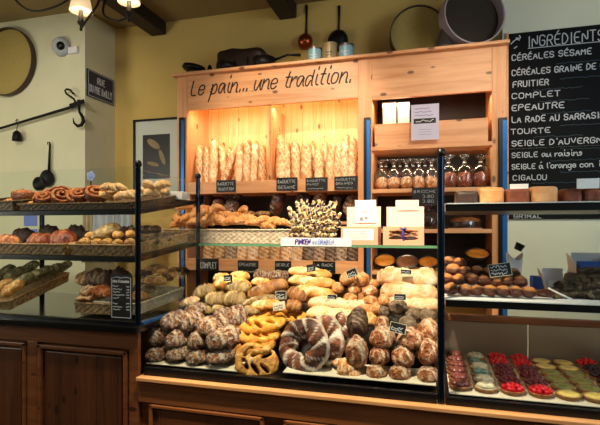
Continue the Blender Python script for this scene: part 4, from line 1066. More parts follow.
def pbox(x0_, x1_, lb, window, i):
    Y = YB+.02; xa, xb_ = X(x0_, Y), X(x1_, Y); zt_ = Z((x0_+x1_)/2, 226.5, Y); t = thing('cake_box', lb, 'box', ((xa+xb_)/2, Y+.09, g0), 'open kraft boxes on the glass shelf')
    k = mpp((x0_+x1_)/2, Y); w = xb_-xa; e = .003
    bm = NB(); wx0, wx1, wz0, wz1 = xa+w*.12, xb_-w*.14, g0+5*k, zt_-3.5*k
    if window:
        for q in ((xa, wx0, g0, zt_), (wx1, xb_, g0, zt_), (wx0, wx1, g0, wz0), (wx0, wx1, wz1, zt_)): box(bm, q[0], q[1], Y, Y+e, q[2], q[3])
    else: box(bm, xa, xb_, Y, Y+e, g0, zt_)
    obj('front_panel', bm, 'card', t)
    bm = NB(); box(bm, xa, xa+e, Y+e, Y+.15, g0, zt_); box(bm, xb_-e, xb_, Y+e, Y+.15, g0, zt_); box(bm, xa+e, xb_-e, Y+e, Y+.147, g0, g0+e); box(bm, xa+e, xb_-e, Y+.147, Y+.15, g0, zt_); obj('tray_sides', bm, 'card', t)
    za = Z(x0_, 207, Y+.15); zl = Z(x0_, 200.5, Y+.15)
    obj('raised_lid', B(xa+.004, xb_-.002, Y+.151, Y+.155, zt_-.01, za), 'card_in', t)
    xm0, xm1 = xa+w*.26, xb_-w*.14
    f = obj('lid_flap', B(xm0, xm1, Y+.146, Y+.1505, zt_+.02 if not window else za-.02, zl), 'paper' if not window else 'card_in', t, bevel=.001)
    if not window:
        bm = NB(); ribbon(bm, [squiggle(.045, .006, 10, 3)], .003, (xm0+.02, Y+.1455, za-.03)); obj('flap_print', bm, 'red_ink', f)
        bm = NB(); lathe(bm, [(0, 0), (.011, 0), (.011, .001), (0, .001)], (xm0+.035, Y+.1455, za-.065), 16, (0, -1, 0)); obj('flap_emblem', bm, 'grey_ink', f)
        bm = NB(); lathe(bm, [(0, 0), (.009, 0), (.009, .001), (0, .001)], (xm0+.06, Y+.1455, za-.06), 16, (0, -1, 0)); obj('flap_emblem', bm, 'grey_ink', f)
        l = obj('printed_label', B(wx0-.01, wx1+.004, Y-.001, Y-.0002, wz0-.002, wz1+.006), 'paper', t)
        bm = NB()
        for q in range(4): ribbon(bm, [squiggle((wx1-wx0)*.8, .004, 20, q)], .0016, (wx0, Y-.0012, wz0+.006+q*.011), sm=False)
        obj('small_print', bm, 'grey_ink', l)
    else:
        for q in range(3): 
            link_mesh('biscuit_bundle', loaf(W=.22, H=.14, slashes=0, mat=['darkc', 'pale', 'brownb'][q], seed=q, pw=5), t, (0, -.09+.035, .032+.017*q), (0, 0, 0), ((wx1-wx0)*1.0, .16, .14))
        bm = tube(NB(), [((xa+xb_)/2+.003, Y+.006, wz0-.004), ((xa+xb_)/2-.003, Y-.002, (wz0+wz1)/2), ((xa+xb_)/2+.004, Y+.006, wz1+.008)], .007, 8); obj('purple_ribbon', bm, 'purple', t)
        bm = NB(); cc = Vector(((xa+xb_)/2, Y-.006, wz1+.004))
        for s_ in (-1, 1): tube(bm, [cc, cc+Vector((s_*.012, 0, .009)), cc+Vector((s_*.018, 0, .002)), cc], .0025, 6)
        obj('bow', bm, 'purple', t)
    return t
pbox(341, 378, 'kraft cake box with raised lid and white printed label, on the glass shelf', False, 0)
pbox(383, 424, 'kraft box with window and purple ribbon around dark biscuits, right of the labelled box', True, 1)
# ================================================================ CENTRE HEAP OF LOAVES
cz = lambda: None
tray = thing('paper_lined_tray', 'flat tray lined with greaseproof paper under the floury rustic loaves, front left', 'tray', P(190, 366, 1.86))
def slabq(x0_, x1_, Ya, Yb_, za, zb_, th=.006):
    return hexa(NB(), [(x0_, Ya, za-th), (x1_, Ya, za-th), (x0_, Yb_, zb_-th), (x1_, Yb_, zb_-th), (x0_, Ya, za), (x1_, Ya, za), (x0_, Yb_, zb_), (x1_, Yb_, zb_)])
ZT1 = Z(190, 367, 1.83)
obj('tray_base', slabq(X(148, 1.83), X(236, 1.83), 1.83, 2.0, ZT1, ZT1+.006), 'black', tray)
obj('greaseproof_liner', slabq(X(147, 1.825), X(238, 1.825), 1.822, 2.0, ZT1+.003, ZT1+.009, .003), 'cream_paper', tray)
tray2 = thing('paper_lined_tray', 'flat pale tray under the crown loaf and the baked round loaves, front right', 'tray', P(370, 380, 1.86))
ZT2 = Z(370, 379, 1.83)
obj('tray_base', slabq(X(283, 1.83), X(436, 1.83), 1.83, 2.0, ZT2-.003, ZT2+.003), 'black', tray2)
obj('greaseproof_liner', slabq(X(283, 1.825), X(436, 1.825), 1.822, 2.0, ZT2, ZT2+.006, .003), 'cream_paper', tray2)

def E(x, y, w, h, Y, mt, lb, az=80, seed=0, asp=2.0, slashes=2, tilt=0, rough=.03, group=None, ang=20, cat='bread', name='loaf', pw=2.6):
    """loaf seen end-on: w, h are its visible pixel width and height; az turns its long axis (90 = into the case)"""
    k = mpp(x, Y); me = loaf(W=.62, H=.56, slashes=slashes, ang=ang, seed=seed, mat=mt, rough=rough, pw=pw, name=name)
    W, H = w*k*.95, h*k*.97; return put(name, me, x, y, Y, (W*asp, W/.62, H/(.56*.8)), (0, tilt, az), lb, cat, group)
def SD(x, y, w, h, Y, mt, lb, az=0, seed=0, slashes=3, tilt=0, rough=.015, group=None, ang=35, cat='bread', name='loaf', pw=2.6, depth=None, sw=.035):
    """loaf seen from the side"""
    k = mpp(x, Y); me = loaf(W=.3, H=.26, slashes=slashes, ang=ang, seed=seed, mat=mt, rough=rough, pw=pw, name=name, sw=sw)
    L, H = w*k/max(.5, math.cos(R(az))), h*k; return put(name, me, x, y, Y, (L, (depth or H*1.1)/.3, H/(.26*.8)), (0, tilt, az), lb, cat, group)
g1 = 'floury rustic loaves at the front left'
for row, Y, lst in (('bottom', 1.88, ((159, 354, 21, 14), (180, 354, 21, 14), (200, 357, 22, 14), (223, 356, 26, 14))), ('middle', 1.90, ((160, 337, 21, 18), (180, 340, 23, 18), (201, 341, 21, 18), (225, 340, 29, 22))),
                    ('top', 1.93, ((176, 322, 24, 18), (193, 323, 22, 20), (215, 327, 28, 20)))):
    for j, (x, y, w, h) in enumerate(lst):
        E(x, y, w, h, Y, 'rustic', 'floury dark rustic loaf, %s from left in the front left stack, %s row' % (ordn(j), row), az=66+8*((j*3+len(row)) % 3), seed=(j*2+len(row)) % 5, asp=1.4, group=g1, rough=.035, tilt=-8)
for x, y, w, h, Y, lb in ((197, 311, 20, 13, 2.06, 'floury rustic loaf lying behind the top row of the front left stack'), (223, 315, 15, 13, 2.08, 'small dark floury loaf behind the front left stack, next to the upright one'), (237, 322, 20, 27, 2.0, 'upright seedy rustic loaf between the floury stack and the golden fougasse')):
    E(x, y, w, h, Y, 'rustic', lb, az=75, seed=int(x) % 5, asp=1.3, rough=.045, group=g1)
# fougasses
def fg(x, y, w, h, Y, mt, lb, rot, seed):
    k = mpp(x, Y); return put('fougasse', fougasse(mt, seed), x, y, Y, (w*k, w*k, w*k*1.1), rot, lb, 'bread', 'fougasses')
fg(257, 361, 46, 40, 1.88, 'foug', 'large golden fougasse with open slots, standing at the very front', (62, 12, 20), 1)
fg(255, 345, 44, 20, 1.94, 'foug', 'golden fougasse lying directly on top of the large front one', (20, 0, -8), 2)
fg(258, 334, 46, 18, 1.985, 'foug_g', 'golden fougasse, second from the top of the fougasse stack', (18, 3, 10), 3)
fg(262, 322, 52, 24, 2.03, 'foug_g', 'brightest golden fougasse on top of the fougasse stack', (22, -4, 6), 4)
fg(291, 316, 36, 18, 2.12, 'foug_g', 'small golden fougasse lying behind the crown loaf', (15, 6, -6), 5)
# crowns
cm = [crown(0, .14), crown(3, .26)]
for x, y, w, Y, rot, m_, lb in ((304, 346, 60, 1.915, (74, 0, -22), 0, 'large ring shaped crown loaf with white floured scores, front one'), (321, 341, 58, 1.985, (76, 0, -30), 1, 'second crown loaf leaning right behind the front crown'), (332, 331, 50, 2.06, (76, 0, -32), 0, 'third crown loaf, mostly hidden behind the other two')):
    k = mpp(x, Y); put('crown_loaf', cm[m_], x, y, Y, (w*k, w*k*.94, w*k*.95), rot, lb, 'bread', 'crown loaves')
# right front stack
g2 = 'baked round loaves at the front right'
for x, y, w, h, Y, az, tl, lb in ((357, 354, 23, 29, 1.90, 95, -20, 'orange crusted oval loaf standing beside the crown loaves'), (383, 340, 26, 22, 1.95, 80, 0, 'round loaf with white swirled scores on top of the right stack, left of the tag'), (411, 341, 27, 22, 1.95, 100, 0, 'round loaf with orange crust on top of the right stack, below the tag'),
        (380, 357, 21, 19, 1.92, 85, 0, 'baked loaf in the middle row of the right stack, first'), (403, 358, 23, 21, 1.92, 95, 0, 'baked loaf in the middle row of the right stack, second'), (428, 354, 22, 25, 1.93, 95, 0, 'baked loaf in the middle row of the right stack, beside the post'),
        (377, 373, 21, 15, 1.89, 85, 0, 'pale bottomed loaf in the bottom row of the right stack, first'), (400, 374, 22, 15, 1.89, 90, 0, 'pale bottomed loaf in the bottom row of the right stack, second'), (428, 376, 22, 15, 1.89, 95, 0, 'baked loaf in the bottom row of the right stack, beside the post'),
        (428, 333, 22, 24, 2.0, 80, 0, 'grey floured loaf above the middle row, beside the post'), (382, 326, 16, 16, 2.02, 90, 0, 'dark red brown loaf behind the tagged round loaves')):
    E(x, y, w, h, Y, 'rustic2', lb, az=az, seed=int(x+y) % 5, asp=1.25, group=g2, tilt=tl, rough=.035, slashes=5 if 'swirled' in lb else 3, ang=35)
E(358, 326, 22, 32, 2.0, 'rye', 'dark brown long loaf leaning between the crowns and the right stack', az=95, seed=2, asp=1.4, tilt=-35, slashes=5)
for x, y, w, h in ((346, 371, 16, 12), (353, 375, 14, 8), (341, 364, 15, 9), (349, 366, 12, 8)):
    E(x, y-1, w, h, 1.87 if y > 368 else 1.92, 'roll', {346: 'small crusty roll at the very front beside the crown loaf', 353: 'small flat crusty roll at the tray edge', 341: 'small crusty roll tucked against the crown loaf', 349: 'small crusty roll below the orange oval loaf'}[x], az=20, seed=x % 5, asp=1.2, group='small crusty rolls at the tray front')
# grey rounds
g3 = 'grey floured round loaves'
for x, y, w, Y, lb in ((398, 308, 19, 2.08, 'largest grey floured round loaf in front of the white long loaves'), (413, 315, 16, 2.05, 'grey round loaf just right of the largest grey one'), (427, 317, 18, 2.06, 'brown grey round loaf beside the black post'), (408, 324, 18, 2.01, 'grey striped round loaf directly behind the small tag'), (384, 312, 14, 2.1, 'small grey tan round loaf left of the largest grey one')):
    k = mpp(x, Y); put('round_loaf', ballm(x % 4, 'greyr', .92, .02, top=0), x, y, Y, (w*k,)*3, (0, 0, x), lb, 'bread', g3)
# long white loaves
g4 = 'white floured long loaves at the back right'
SD(407, 280, 60, 19, 2.24, 'pale', 'white floured long loaf, rearmost and highest at the right back', az=-4, seed=1, slashes=1, ang=80, group=g4, pw=5, depth=.09)
SD(409, 295, 58, 17, 2.17, 'pale', 'white floured long loaf in the middle of the three at the right back', az=-6, seed=2, slashes=1, ang=85, group=g4, pw=5, depth=.09)
SD(413, 306, 52, 13, 2.13, 'pale', 'white floured long loaf, lowest of the three at the right back', az=-4, seed=3, slashes=1, ang=82, group=g4, pw=5, depth=.08)
# little pile of end-on rolls
g5 = 'small floured rolls piled end on'
for x, y, w, h, Y, lb in ((347, 280, 15, 13, 2.22, 'top left roll of the small pile under the tilted tag'), (362, 281, 16, 14, 2.22, 'top right roll of the small pile under the tilted tag'), (338, 289, 13, 11, 2.2, 'left roll in the second layer of the small pile'), (355, 290, 14, 11, 2.2, 'middle roll in the second layer of the small pile'), (370, 292, 15, 11, 2.2, 'right roll in the second layer of the small pile'), (374, 285, 11, 9, 2.25, 'small roll at the right edge of the small pile'),
        (351, 298, 15, 9, 2.17, 'orange crusted roll in the bottom layer of the small pile'), (370, 301, 15, 9, 2.15, 'pale roll in the bottom layer of the small pile'), (384, 302, 13, 12, 2.13, 'cream coloured roll between the small pile and the grey rounds'), (375, 309, 14, 11, 2.12, 'golden roll left of the grey rounds')):
    E(x, y, w, h, Y, 'roll', lb, az=90+rnd.uniform(-8, 8), seed=int(x) % 5, asp=1.6, group=g5, slashes=1, rough=.02)
# long slashed loaves mid
SD(345, 308, 76, 15, 2.12, 'bag_o', 'long golden ridged loaf lying behind the crown loaves, rear one', az=3, seed=1, slashes=9, ang=60, pw=6, sw=.02, depth=.08, tilt=3)
SD(342, 319, 74, 15, 2.06, 'gold', 'long pale sided ridged loaf lying directly behind the crown loaves', az=4, seed=2, slashes=8, ang=60, pw=6, sw=.02, depth=.07, tilt=4)
# yellow long loaves
g6 = 'pale yellow long loaves at the back'
for x, y, w, h, Y, lb in ((310, 274, 46, 10, 2.27, 'pale yellow long loaf at the very back, highest of three'), (312, 283.5, 52, 11, 2.22, 'pale yellow long loaf, middle of three at the back'), (314, 294, 44, 12, 2.17, 'pale yellow long loaf, lowest of three at the back')):
    SD(x, y, w, h, Y, 'gold', lb, az=-3, tilt=3, seed=int(x) % 5, slashes=2, ang=70, group=g6, pw=3.4, depth=.07)
g7 = 'mixed floured loaves at the back left'
for x, y, w, h, Y, mt, tl, az, lb in ((232, 286, 42, 14, 2.2, 'gold', 0, 0, 'yellow grey long loaf behind the small black tag'), (238, 289, 26, 13, 2.17, 'greyb', 3, 0, 'grey green floured loaf lying across the yellow grey one'), (240, 277, 22, 9, 2.28, 'gold', 0, 0, 'golden loaf just under the EPEAUTRE tag'), (222, 279, 20, 9, 2.28, 'gold', -5, 0, 'golden loaf end beside the blue post'),
        (205, 294, 26, 15, 2.16, 'greyb', -22, 0, 'grey tan loaf tilted up beside the blue post'), (190, 303, 24, 9, 2.12, 'pale', -20, 0, 'pale narrow loaf nearest the blue rail'), (216, 301, 22, 15, 2.12, 'greyb', -10, 0, 'grey oval loaf, left one of the grey pair'), (235, 301, 25, 16, 2.12, 'greyb', 0, 0, 'grey oval loaf, right one of the grey pair'),
        (205, 311, 18, 11, 2.09, 'greyb', 0, 0, 'small grey loaf directly behind the floury stack, left'), (219, 312, 16, 11, 2.09, 'greyb', 0, 0, 'small grey loaf directly behind the floury stack, right'),
        (262, 284, 24, 9, 2.24, 'gold', 5, 0, 'orange golden loaf above the big brown loaf'), (268, 291, 42, 15, 2.16, 'brownb', -18, 10, 'big brown floured loaf tilted in the middle of the back rows'), (297, 297, 24, 15, 2.15, 'brownb', 15, 0, 'orange brown floured loaf right of the small slate tag'), (293, 307, 18, 12, 2.1, 'brownb', 10, 0, 'brown loaf end below the orange brown loaf'),
        (258, 302, 40, 9, 2.1, 'greyb', -14, 0, 'long thin dark green grey loaf in the middle'), (266, 306, 34, 10, 2.07, 'gold', -8, 0, 'long yellow loaf right behind the golden fougasses'), (250, 312, 24, 10, 2.06, 'greyb', -6, 0, 'dark greenish loaf between grey pair and golden fougasse')):
    SD(x, y, w, h, Y, mt, lb, az=az, tilt=tl, seed=int(x) % 5, slashes=1 if mt != 'brownb' else 0, ang=70, group=g7, pw=2.8)
for x, y, w, lb in ((259, 276, 11, 'small seedy dark roll under the pine rack, left one'), (267, 278, 10, 'small seedy dark roll under the pine rack, middle one'), (277, 277, 13, 'small dark fruit roll under the pine rack, right one'), (284, 278, 9, 'small dark roll under the SEIGLE tag')):
    E(x, y, w, 11, 2.28, 'rustic', lb, az=80, seed=x % 5, asp=1.2, group='small dark rolls under the rack', rough=.05)
for x, y, w, h, rz, mt, lb, rt, Y in ((228, 278, 9, 6, 0, 'tag', 'small black slate tag on the yellow grey loaf', 6, 2.14), (281, 295, 11, 8, 0, 'tag', 'small black slate tag on the big brown loaf', 4, 2.07), (279, 306, 13, 8, 0, 'cream_paper', 'small white paper tag below the slate tag', 12, 2.02), (311, 268, 9, 7, 0, 'tag', 'small slate tag on the highest yellow loaf', 8, 2.2),
        (352, 273, 11, 8, 0, 'tag', 'tilted slate tag on the pile of small rolls', 24, 2.14), (406, 272, 11, 5, 0, 'tag', 'small slate tag on the rear white loaf', -2, 2.18), (400, 297, 12, 6.5, 0, 'tag', 'small slate tag above the largest grey round loaf', 0, 2.02), (332, 297, 10, 5, 0, 'tag', 'small slate tag on the rear ridged loaf', 0, 2.04), (398, 328, 16, 10, 0, 'tag', 'pale edged slate tag on top of the right front stack', -10, 1.89)):
    price_tag(x, y, Y, w, h, lb, mat=mt, ink='chalk' if mt == 'tag' else 'ink', edge='cream_paper' if mt == 'tag' and w > 9 else None, rot=(-12, -rt, 0), scrib=2, group='small tags among the loaves')

# ================================================================ LEFT CASE
def rest(x, Y, nm, h): return Vector((X(x, Y), Y, tilt[nm](Y)+h))
tb = {}
for nm, x0_, x1_, h, mt, lb in (('top', -40, 17, .045, 'wick_d', 'dark wicker tray at the left end of the top shelf'), ('top', 19, 136, .03, 'wick_d', 'long dark wicker tray of pastries on the top shelf'), ('mid', -40, 68, .05, 'wick', 'brown wicker tray of dark loaves on the middle shelf, left'), ('mid', 70, 136, .05, 'wick', 'brown wicker tray of rolls on the middle shelf, right')):
    fn = tilt[nm]; Yf_ = Y0+.012; bb = math.atan({'top': .14, 'mid': .10}[nm])
    xa, xb_ = X(x0_, Yf_), X(x1_, Yf_); xa = max(xa, xl0+.02)
    basket('wicker_basket', lb, (xa+.008, Yf_, fn(Yf_)+.001), xb_-xa-.03, .49, h, mt, tilt=bb, flare=.004)
def pst(me, name, x, Y, nm, h, size, rot, lb, cat, group=None, dz=0):
    o = link_mesh(name, me, None, rest(x, Y, nm, h+.006+dz), tuple(R(a) for a in rot), size if hasattr(size, '__len__') else (size,)*3); return tag(o, lb, cat, group)
gp = 'coiled pastries on the top shelf'
for i, (x, Y, w, dz, rx, rz) in enumerate(((22, 1.86, 18, 0, 15, 0), (44, 1.84, 15, 0, 40, 10), (52, 1.88, 16, .005, 55, 20), (61, 1.85, 18, .01, 60, 30), (70, 1.88, 16, .01, 58, -20), (79, 1.86, 17, .01, 60, 15), (95, 1.87, 19, .012, 60, 30), (67, 1.97, 17, .04, 30, 0), (85, 1.98, 16, .03, 40, 0), (30, 1.95, 15, .0, 20, 0))):
    k = mpp(x, Y); pst(swirl(i % 3), 'pastry_swirl', x, Y, 'top', w*k*.62, (w*k*1.6, w*k*1.35, w*k*1.7), (rx+rnd.uniform(-25, 8), 0, rz*1.6), 'brown glazed coiled pastry on the top shelf, %s from the left%s' % (ordn(sorted((22, 44, 52, 61, 70, 79, 95, 67, 85, 30)).index(x)), ', raised on the others' if dz > .02 else ''), 'pastry', gp)
for i, (x, Y, w, dz) in enumerate(((4, 1.84, 16, 0), (12, 1.9, 14, .01), (34, 1.83, 12, 0), (40, 1.9, 14, 0))):
    k = mpp(x, Y); pst(croissant(i), 'small_pastry', x, Y, 'top', .02+dz, (w*k*1.1,)*3, (20, 0, 30*i), 'pale flaky pastry on the left of the top shelf, %s from the left' % ordn(i), 'pastry', 'pale pastries on the left')
xs_ = (106, 112, 118, 124, 130, 133, 110, 121, 146, 152, 159, 166, 149, 162)
for i, x in enumerate(xs_):
    Y = 1.85+.03*(i % 3) if x < 138 else 2.0+.05*(i % 3); k = mpp(x, Y); dz = .03 if i in (6, 7, 12, 13) else 0
    pst(croissant(i % 4, 'puff'), 'puff_pastry', x, Y, 'top', .046+dz*1.3, (16.5*k*1.2,)*3, (35+rnd.uniform(-20, 20), rnd.uniform(-20, 20), rnd.uniform(0, 180)), 'pale puff pastry, %s from the left of its heap%s' % (ordn(sorted(xs_).index(x)), ', beyond the front post' if x > 138 else ''), 'pastry', 'pale puff pastries beside the front post')
Y = 2.12
tag(obj('paper_box', B(X(164, Y), X(190, 2.2), Y, 2.2, tilt['top'](2.2)+.003, tilt['top'](2.2)+.045), 'paper', bevel=.003), 'white paper box at the rear right end of the top shelf', 'box')
t = thing('flower_pick', 'pale blue paper flower on a black stick, stuck among the coiled pastries', 'ornament', P(91, 184, 1.92))
obj('stick', tube(NB(), [P(91, 186, 1.92), P(91, 178, 1.92)], .003, 8), 'black', t)
bm = NB()
for q in range(5): lathe(bm, [(0, 0), (.011, 0), (.011, .003), (0, .003)], P(91, 176, 1.915)+Vector((.013*math.cos(q*1.257), 0, .013*math.sin(q*1.257))), 16, (0, -1, 0))
lathe(bm, [(0, 0), (.008, 0), (.008, .005), (0, .005)], P(91, 176, 1.915), 16, (0, -1, 0))
obj('petals', bm, 'lblue', t)
# middle shelf
for x, Y, w, h, mt, az, lb in ((8, 1.85, 24, 15, 'swirl', 20, 'brown twisted loaf at the left edge of the middle shelf'), (41, 1.86, 26, 17, 'brio', 15, 'glossy red brown loaf on the middle shelf, left of the bigger one'), (64, 1.87, 31, 20, 'brio', -10, 'biggest glossy red brown loaf on the middle shelf'), (24, 1.98, 26, 18, 'darkc', 0, 'very dark loaf behind the red brown ones, left'), (50, 2.02, 24, 20, 'darkc', 10, 'very dark loaf behind the red brown ones, right'), (76, 1.98, 18, 22, 'darkc', 30, 'dark loaf end sticking up behind the biggest red brown loaf'), (90, 1.97, 26, 16, 'darkc', 0, 'black brown loaf behind the pale rolls'),
        (107, 1.88, 30, 14, 'greyb', 25, 'grey brown long loaf lying on the rolls of the middle shelf'), (129, 1.95, 24, 22, 'rye', 10, 'large dark rye loaf beside the front post on the middle shelf')):
    k = mpp(x, Y); me = loaf(W=.6, H=.56, slashes=3 if mt != 'darkc' else 0, ang=40, seed=int(x) % 5, mat=mt, rough=.03)
    o = pst(me, 'loaf', x, Y, 'mid', h*k*.4, (w*k*1.05, w*k*1.0, h*k/(.56*.8)), (0, -25 if 'lying on' in lb else 0, az), lb, 'bread', None, .055 if 'lying on' in lb else 0)
for i, (x, dz) in enumerate(((85, .03), (97, .026), (107, .028), (118, .026), (130, .03), (91, .05), (118, .055), (131, .06))):
    Y = 1.81 if i < 5 else 1.87; k = mpp(x, Y); pst(ballm(i % 4, 'gold', .85, .03, cross=False, top=0), 'bread_roll', x, Y, 'mid', 4.6*k+dz, (11.5*k, 10*k, 10*k), (0, 0, 40*i), 'small golden roll on the middle shelf, %s' % ('%s from the left in front' % ordn(i) if i < 5 else ['tucked between first and second', 'stacked above the fourth', 'stacked beside the front post'][i-5]), 'bread roll', 'golden rolls on the middle shelf')
for i, (x, Y, w, dz) in enumerate(((150, 1.95, 20, 0), (160, 2.05, 20, 0), (147, 2.0, 18, .05), (168, 2.12, 16, 0), (156, 2.1, 18, .04))):
    k = mpp(x, Y); me = loaf(W=.6, H=.56, slashes=2, seed=i, mat='rye', rough=.03); pst(me, 'loaf', x, Y, 'mid', .035+dz, (w*k*1.1, w*k, w*k), (0, 0, 30*i), 'dark loaf beyond the front post on the middle shelf, %s of the heap' % ['nearest', 'middle', 'upper left', 'rearmost', 'upper right'][i], 'bread', 'dark loaves beyond the post')
# bottom of the left case: two tilted baskets and a flat one
tt_ = R(10)
b1_ = basket('wicker_basket', 'tilted wicker tray of green brown filled loaves at the lower left', (X(-60, 1.84), 1.84, ZL+.01), X(10, 1.84)-X(-60, 1.84), .40, .05, 'wick', tilt=tt_+.08)
for i, (x, y, Y) in enumerate(((4, 286, 1.95), (14, 288, 1.9), (24, 281, 1.98), (34, 277, 2.06), (44, 273, 2.14), (54, 270, 2.2), (63, 268, 2.26), (16, 274, 2.08), (30, 268, 2.18), (6, 272, 2.1))):
    k = mpp(x, Y); me = loaf(W=.5, H=.45, slashes=1, ang=85, sw=.08, seed=i % 5, mat='green' if i not in (0, 1) else 'gold', rough=.02); o = put('filled_loaf', me, x-1, y+1, Y, (.13, .10, .15), (0, -35, 35+rnd.uniform(-15, 15)), '%s filled loaf in the tilted lower left tray, %s one' % ('pale yellow' if i < 2 else 'greenish grey', ['nearest', 'second nearest', 'third along', 'fourth along', 'fifth along', 'sixth along', 'farthest', 'left middle', 'right rear', 'left rear'][i]), 'bread', 'filled loaves in the lower left tray')
basket('wicker_basket', 'small wicker tray of dark bread and flat rolls behind the price list', (X(76, 1.86), 1.86, ZL+.012), X(116, 1.86)-X(76, 1.86), .3, .05, 'wick', flare=.004)
for x, y, w, h, Y, mt, lb in ((101, 282, 26, 20, 1.98, 'rye', 'dark scored loaf above the small tray in the lower left case'), (90, 292, 16, 10, 1.92, 'rustic2', 'brown flat roll in the small lower tray, left'), (104, 293, 18, 11, 1.92, 'swirl', 'brown flat roll in the small lower tray, right'), (85, 280, 16, 12, 2.1, 'pale', 'pale loaf behind the dark scored loaf'), (88, 298, 15, 5, 1.9, 'roll', 'flat pale cookie at the front of the small lower tray'), (120, 283, 20, 22, 2.02, 'darkc', 'very dark loaf behind the price list')):
    SD(x, y, w, h, Y, mt, lb, seed=x % 5, slashes=4, ang=50, rough=.03, depth=.12)
rb = basket('wicker_basket', 'pale wicker tray of brown loaves beyond the front post, low in the left case', (X(139, 1.86)-.24, 1.88, ZL+.014), .22, .40, .055, 'wick_l', tilt=.06)
for i, (x, y, Y) in enumerate(((148, 285, 1.98), (158, 278, 2.06), (168, 275, 2.14), (176, 270, 2.22), (148, 272, 2.08), (160, 266, 2.16), (183, 268, 2.28), (143, 293, 1.93))):
    me = loaf(W=.6, H=.5, slashes=2, seed=i % 5, mat='brownb' if i % 2 else 'rye', rough=.03); put('loaf', me, x-4, y+4, Y, (.13, .11, .12), (0, 0, 40*i), '%s loaf heaped beyond the front post low down, %s' % ('tan' if i % 2 else 'dark', ['second nearest', 'third along', 'fourth along', 'fifth along', 'upper left', 'upper middle', 'farthest', 'nearest the post'][i]), 'bread', 'loaves in the tray beyond the front post')
# price list
t = price_tag(121.5, 297, Y0-.02, 25, 45, 'black printed price list with white frame, standing on the left counter by the post', cat='menu', name='price_list')
k = mpp(121, Y0-.02); bm = NB(); write(bm, 'Nos Formules', (-9.5*k, -.0018, 14.5*k), 2.6*k, 19*k, .2)
for i, w_ in enumerate((6, 10, 8, 13, 7, None, 5, 10, 8)):
    if w_: ribbon(bm, [squiggle(w_*k, 1.4*k, w_, i)], .5*k, (-9.5*k, -.0018, (10-i*2.9)*k), sm=False); ribbon(bm, [squiggle(3.4*k, 1.4*k, 5, i+30)], .5*k, (6*k, -.0018, (10-i*2.9)*k), sm=False)
obj('lettering', bm, 'chalk', t, local=True)
bm = NB(); 
ribbon(bm, [[(-11*k, -20.5*k), (11*k, -20.5*k), (11*k, 19*k), (5*k, 20*k), (0, 19*k), (-5*k, 20*k), (-11*k, 19*k), (-11*k, -20.5*k)]], .5*k, (0, -.0018, 0), sm=False); obj('frame_line', bm, 'chalk', t, local=True)

# ================================================================ RIGHT CASE, top shelf
Yc1 = 1.92
for x0_, x1_, ytop, mt, lb in ((456, 479, 191, 'darkc', 'very dark loaf cake at the left end of the upper right shelf'), (480, 505, 187.5, 'tanc', 'tan fruit loaf cake next to the very dark one'), (506.5, 531, 189, 'brownc', 'reddish brown loaf cake in the middle of the upper right shelf'), (532, 559, 186.5, 'tanc', 'pale tan loaf cake with dark specks, right of the brown one'), (565, 583, 188.5, 'brownc', 'lumpy chocolate loaf cake, left of the white card'), (584, 606, 187.5, 'brownc', 'lumpy chocolate loaf cake at the right frame edge')):
    xa, xb_ = X(x0_, Yc1), X(x1_, Yc1); zt_ = P((x0_+x1_)/2, ytop, Yc1).z; H = zt_-zu; L = xb_-xa
    o = link_mesh('loaf_cake', brick(L, .16, H*.95, mt, int(x0_), .06 if 'lumpy' in lb else .02), None, ((xa+xb_)/2, Yc1+.08, zu+H*.5), (0, 0, 0)); tag(o, lb, 'cake', 'loaf cakes on the upper right shelf')
price_tag(519, 190, 2.13, 17, 12, 'blank white card behind the brown loaf cake', mat='paper', name='blank_card', cat='card', group='blank white cards')
price_tag(588, 183.5, 1.9, 20, 10, 'blank white card on the chocolate loaf cakes', mat='paper', name='blank_card', cat='card', group='blank white cards')
# brown buns pile
gb = 'shiny brown buns piled on the lower right shelf'
rows = [('front', 1.835, 293, (451, 464, 477, 490, 502.5, 515.5, 529)), ('second', 1.875, 282, (447, 459, 471, 484, 496, 507, 519.5)), ('third', 1.915, 272, (453, 465, 477, 489, 501, 513)), ('rear', 1.955, 263, (448, 460))]
for rn, Y, y, xs_ in rows:
    for j, x in enumerate(xs_):
        k = mpp(x, Y); rr = rnd.uniform(13, 15.2)*k; ri = rows.index((rn, Y, y, xs_)); z = zm+rr*.42+ri*.029+(rnd.uniform(0, .006) if ri else 0)
        y_ = (ZC-z)/(Y/ray(x, 0).y)*F+HY
        put('brown_bun', ballm(int(x) % 4, 'choux', .9, .03, top=.2), x, y_, Y, rr, (rnd.uniform(-15, 15), rnd.uniform(-15, 15), rnd.uniform(0, 360)), 'brown bun with paler top, %s from the left in the pile, %s row' % (ordn(j), rn), 'bun', gb)
k = mpp(545, 1.84); put('brown_bun', loaf(W=.75, H=.8, slashes=0, seed=3, mat='choux', name='bun'), 545, 294, 1.84, (17*k, 15*k, 13*k), (0, 0, 0), 'long red brown bun at the right end of the pile', 'bun', gb)
price_tag(500, 270, 1.86, 21, 13, 'tilted black slate tag with pale edge on the brown buns', mat='tag', edge='cream_paper', rot=(-15, -9, 0), scrib=3, group='small tags among the loaves')
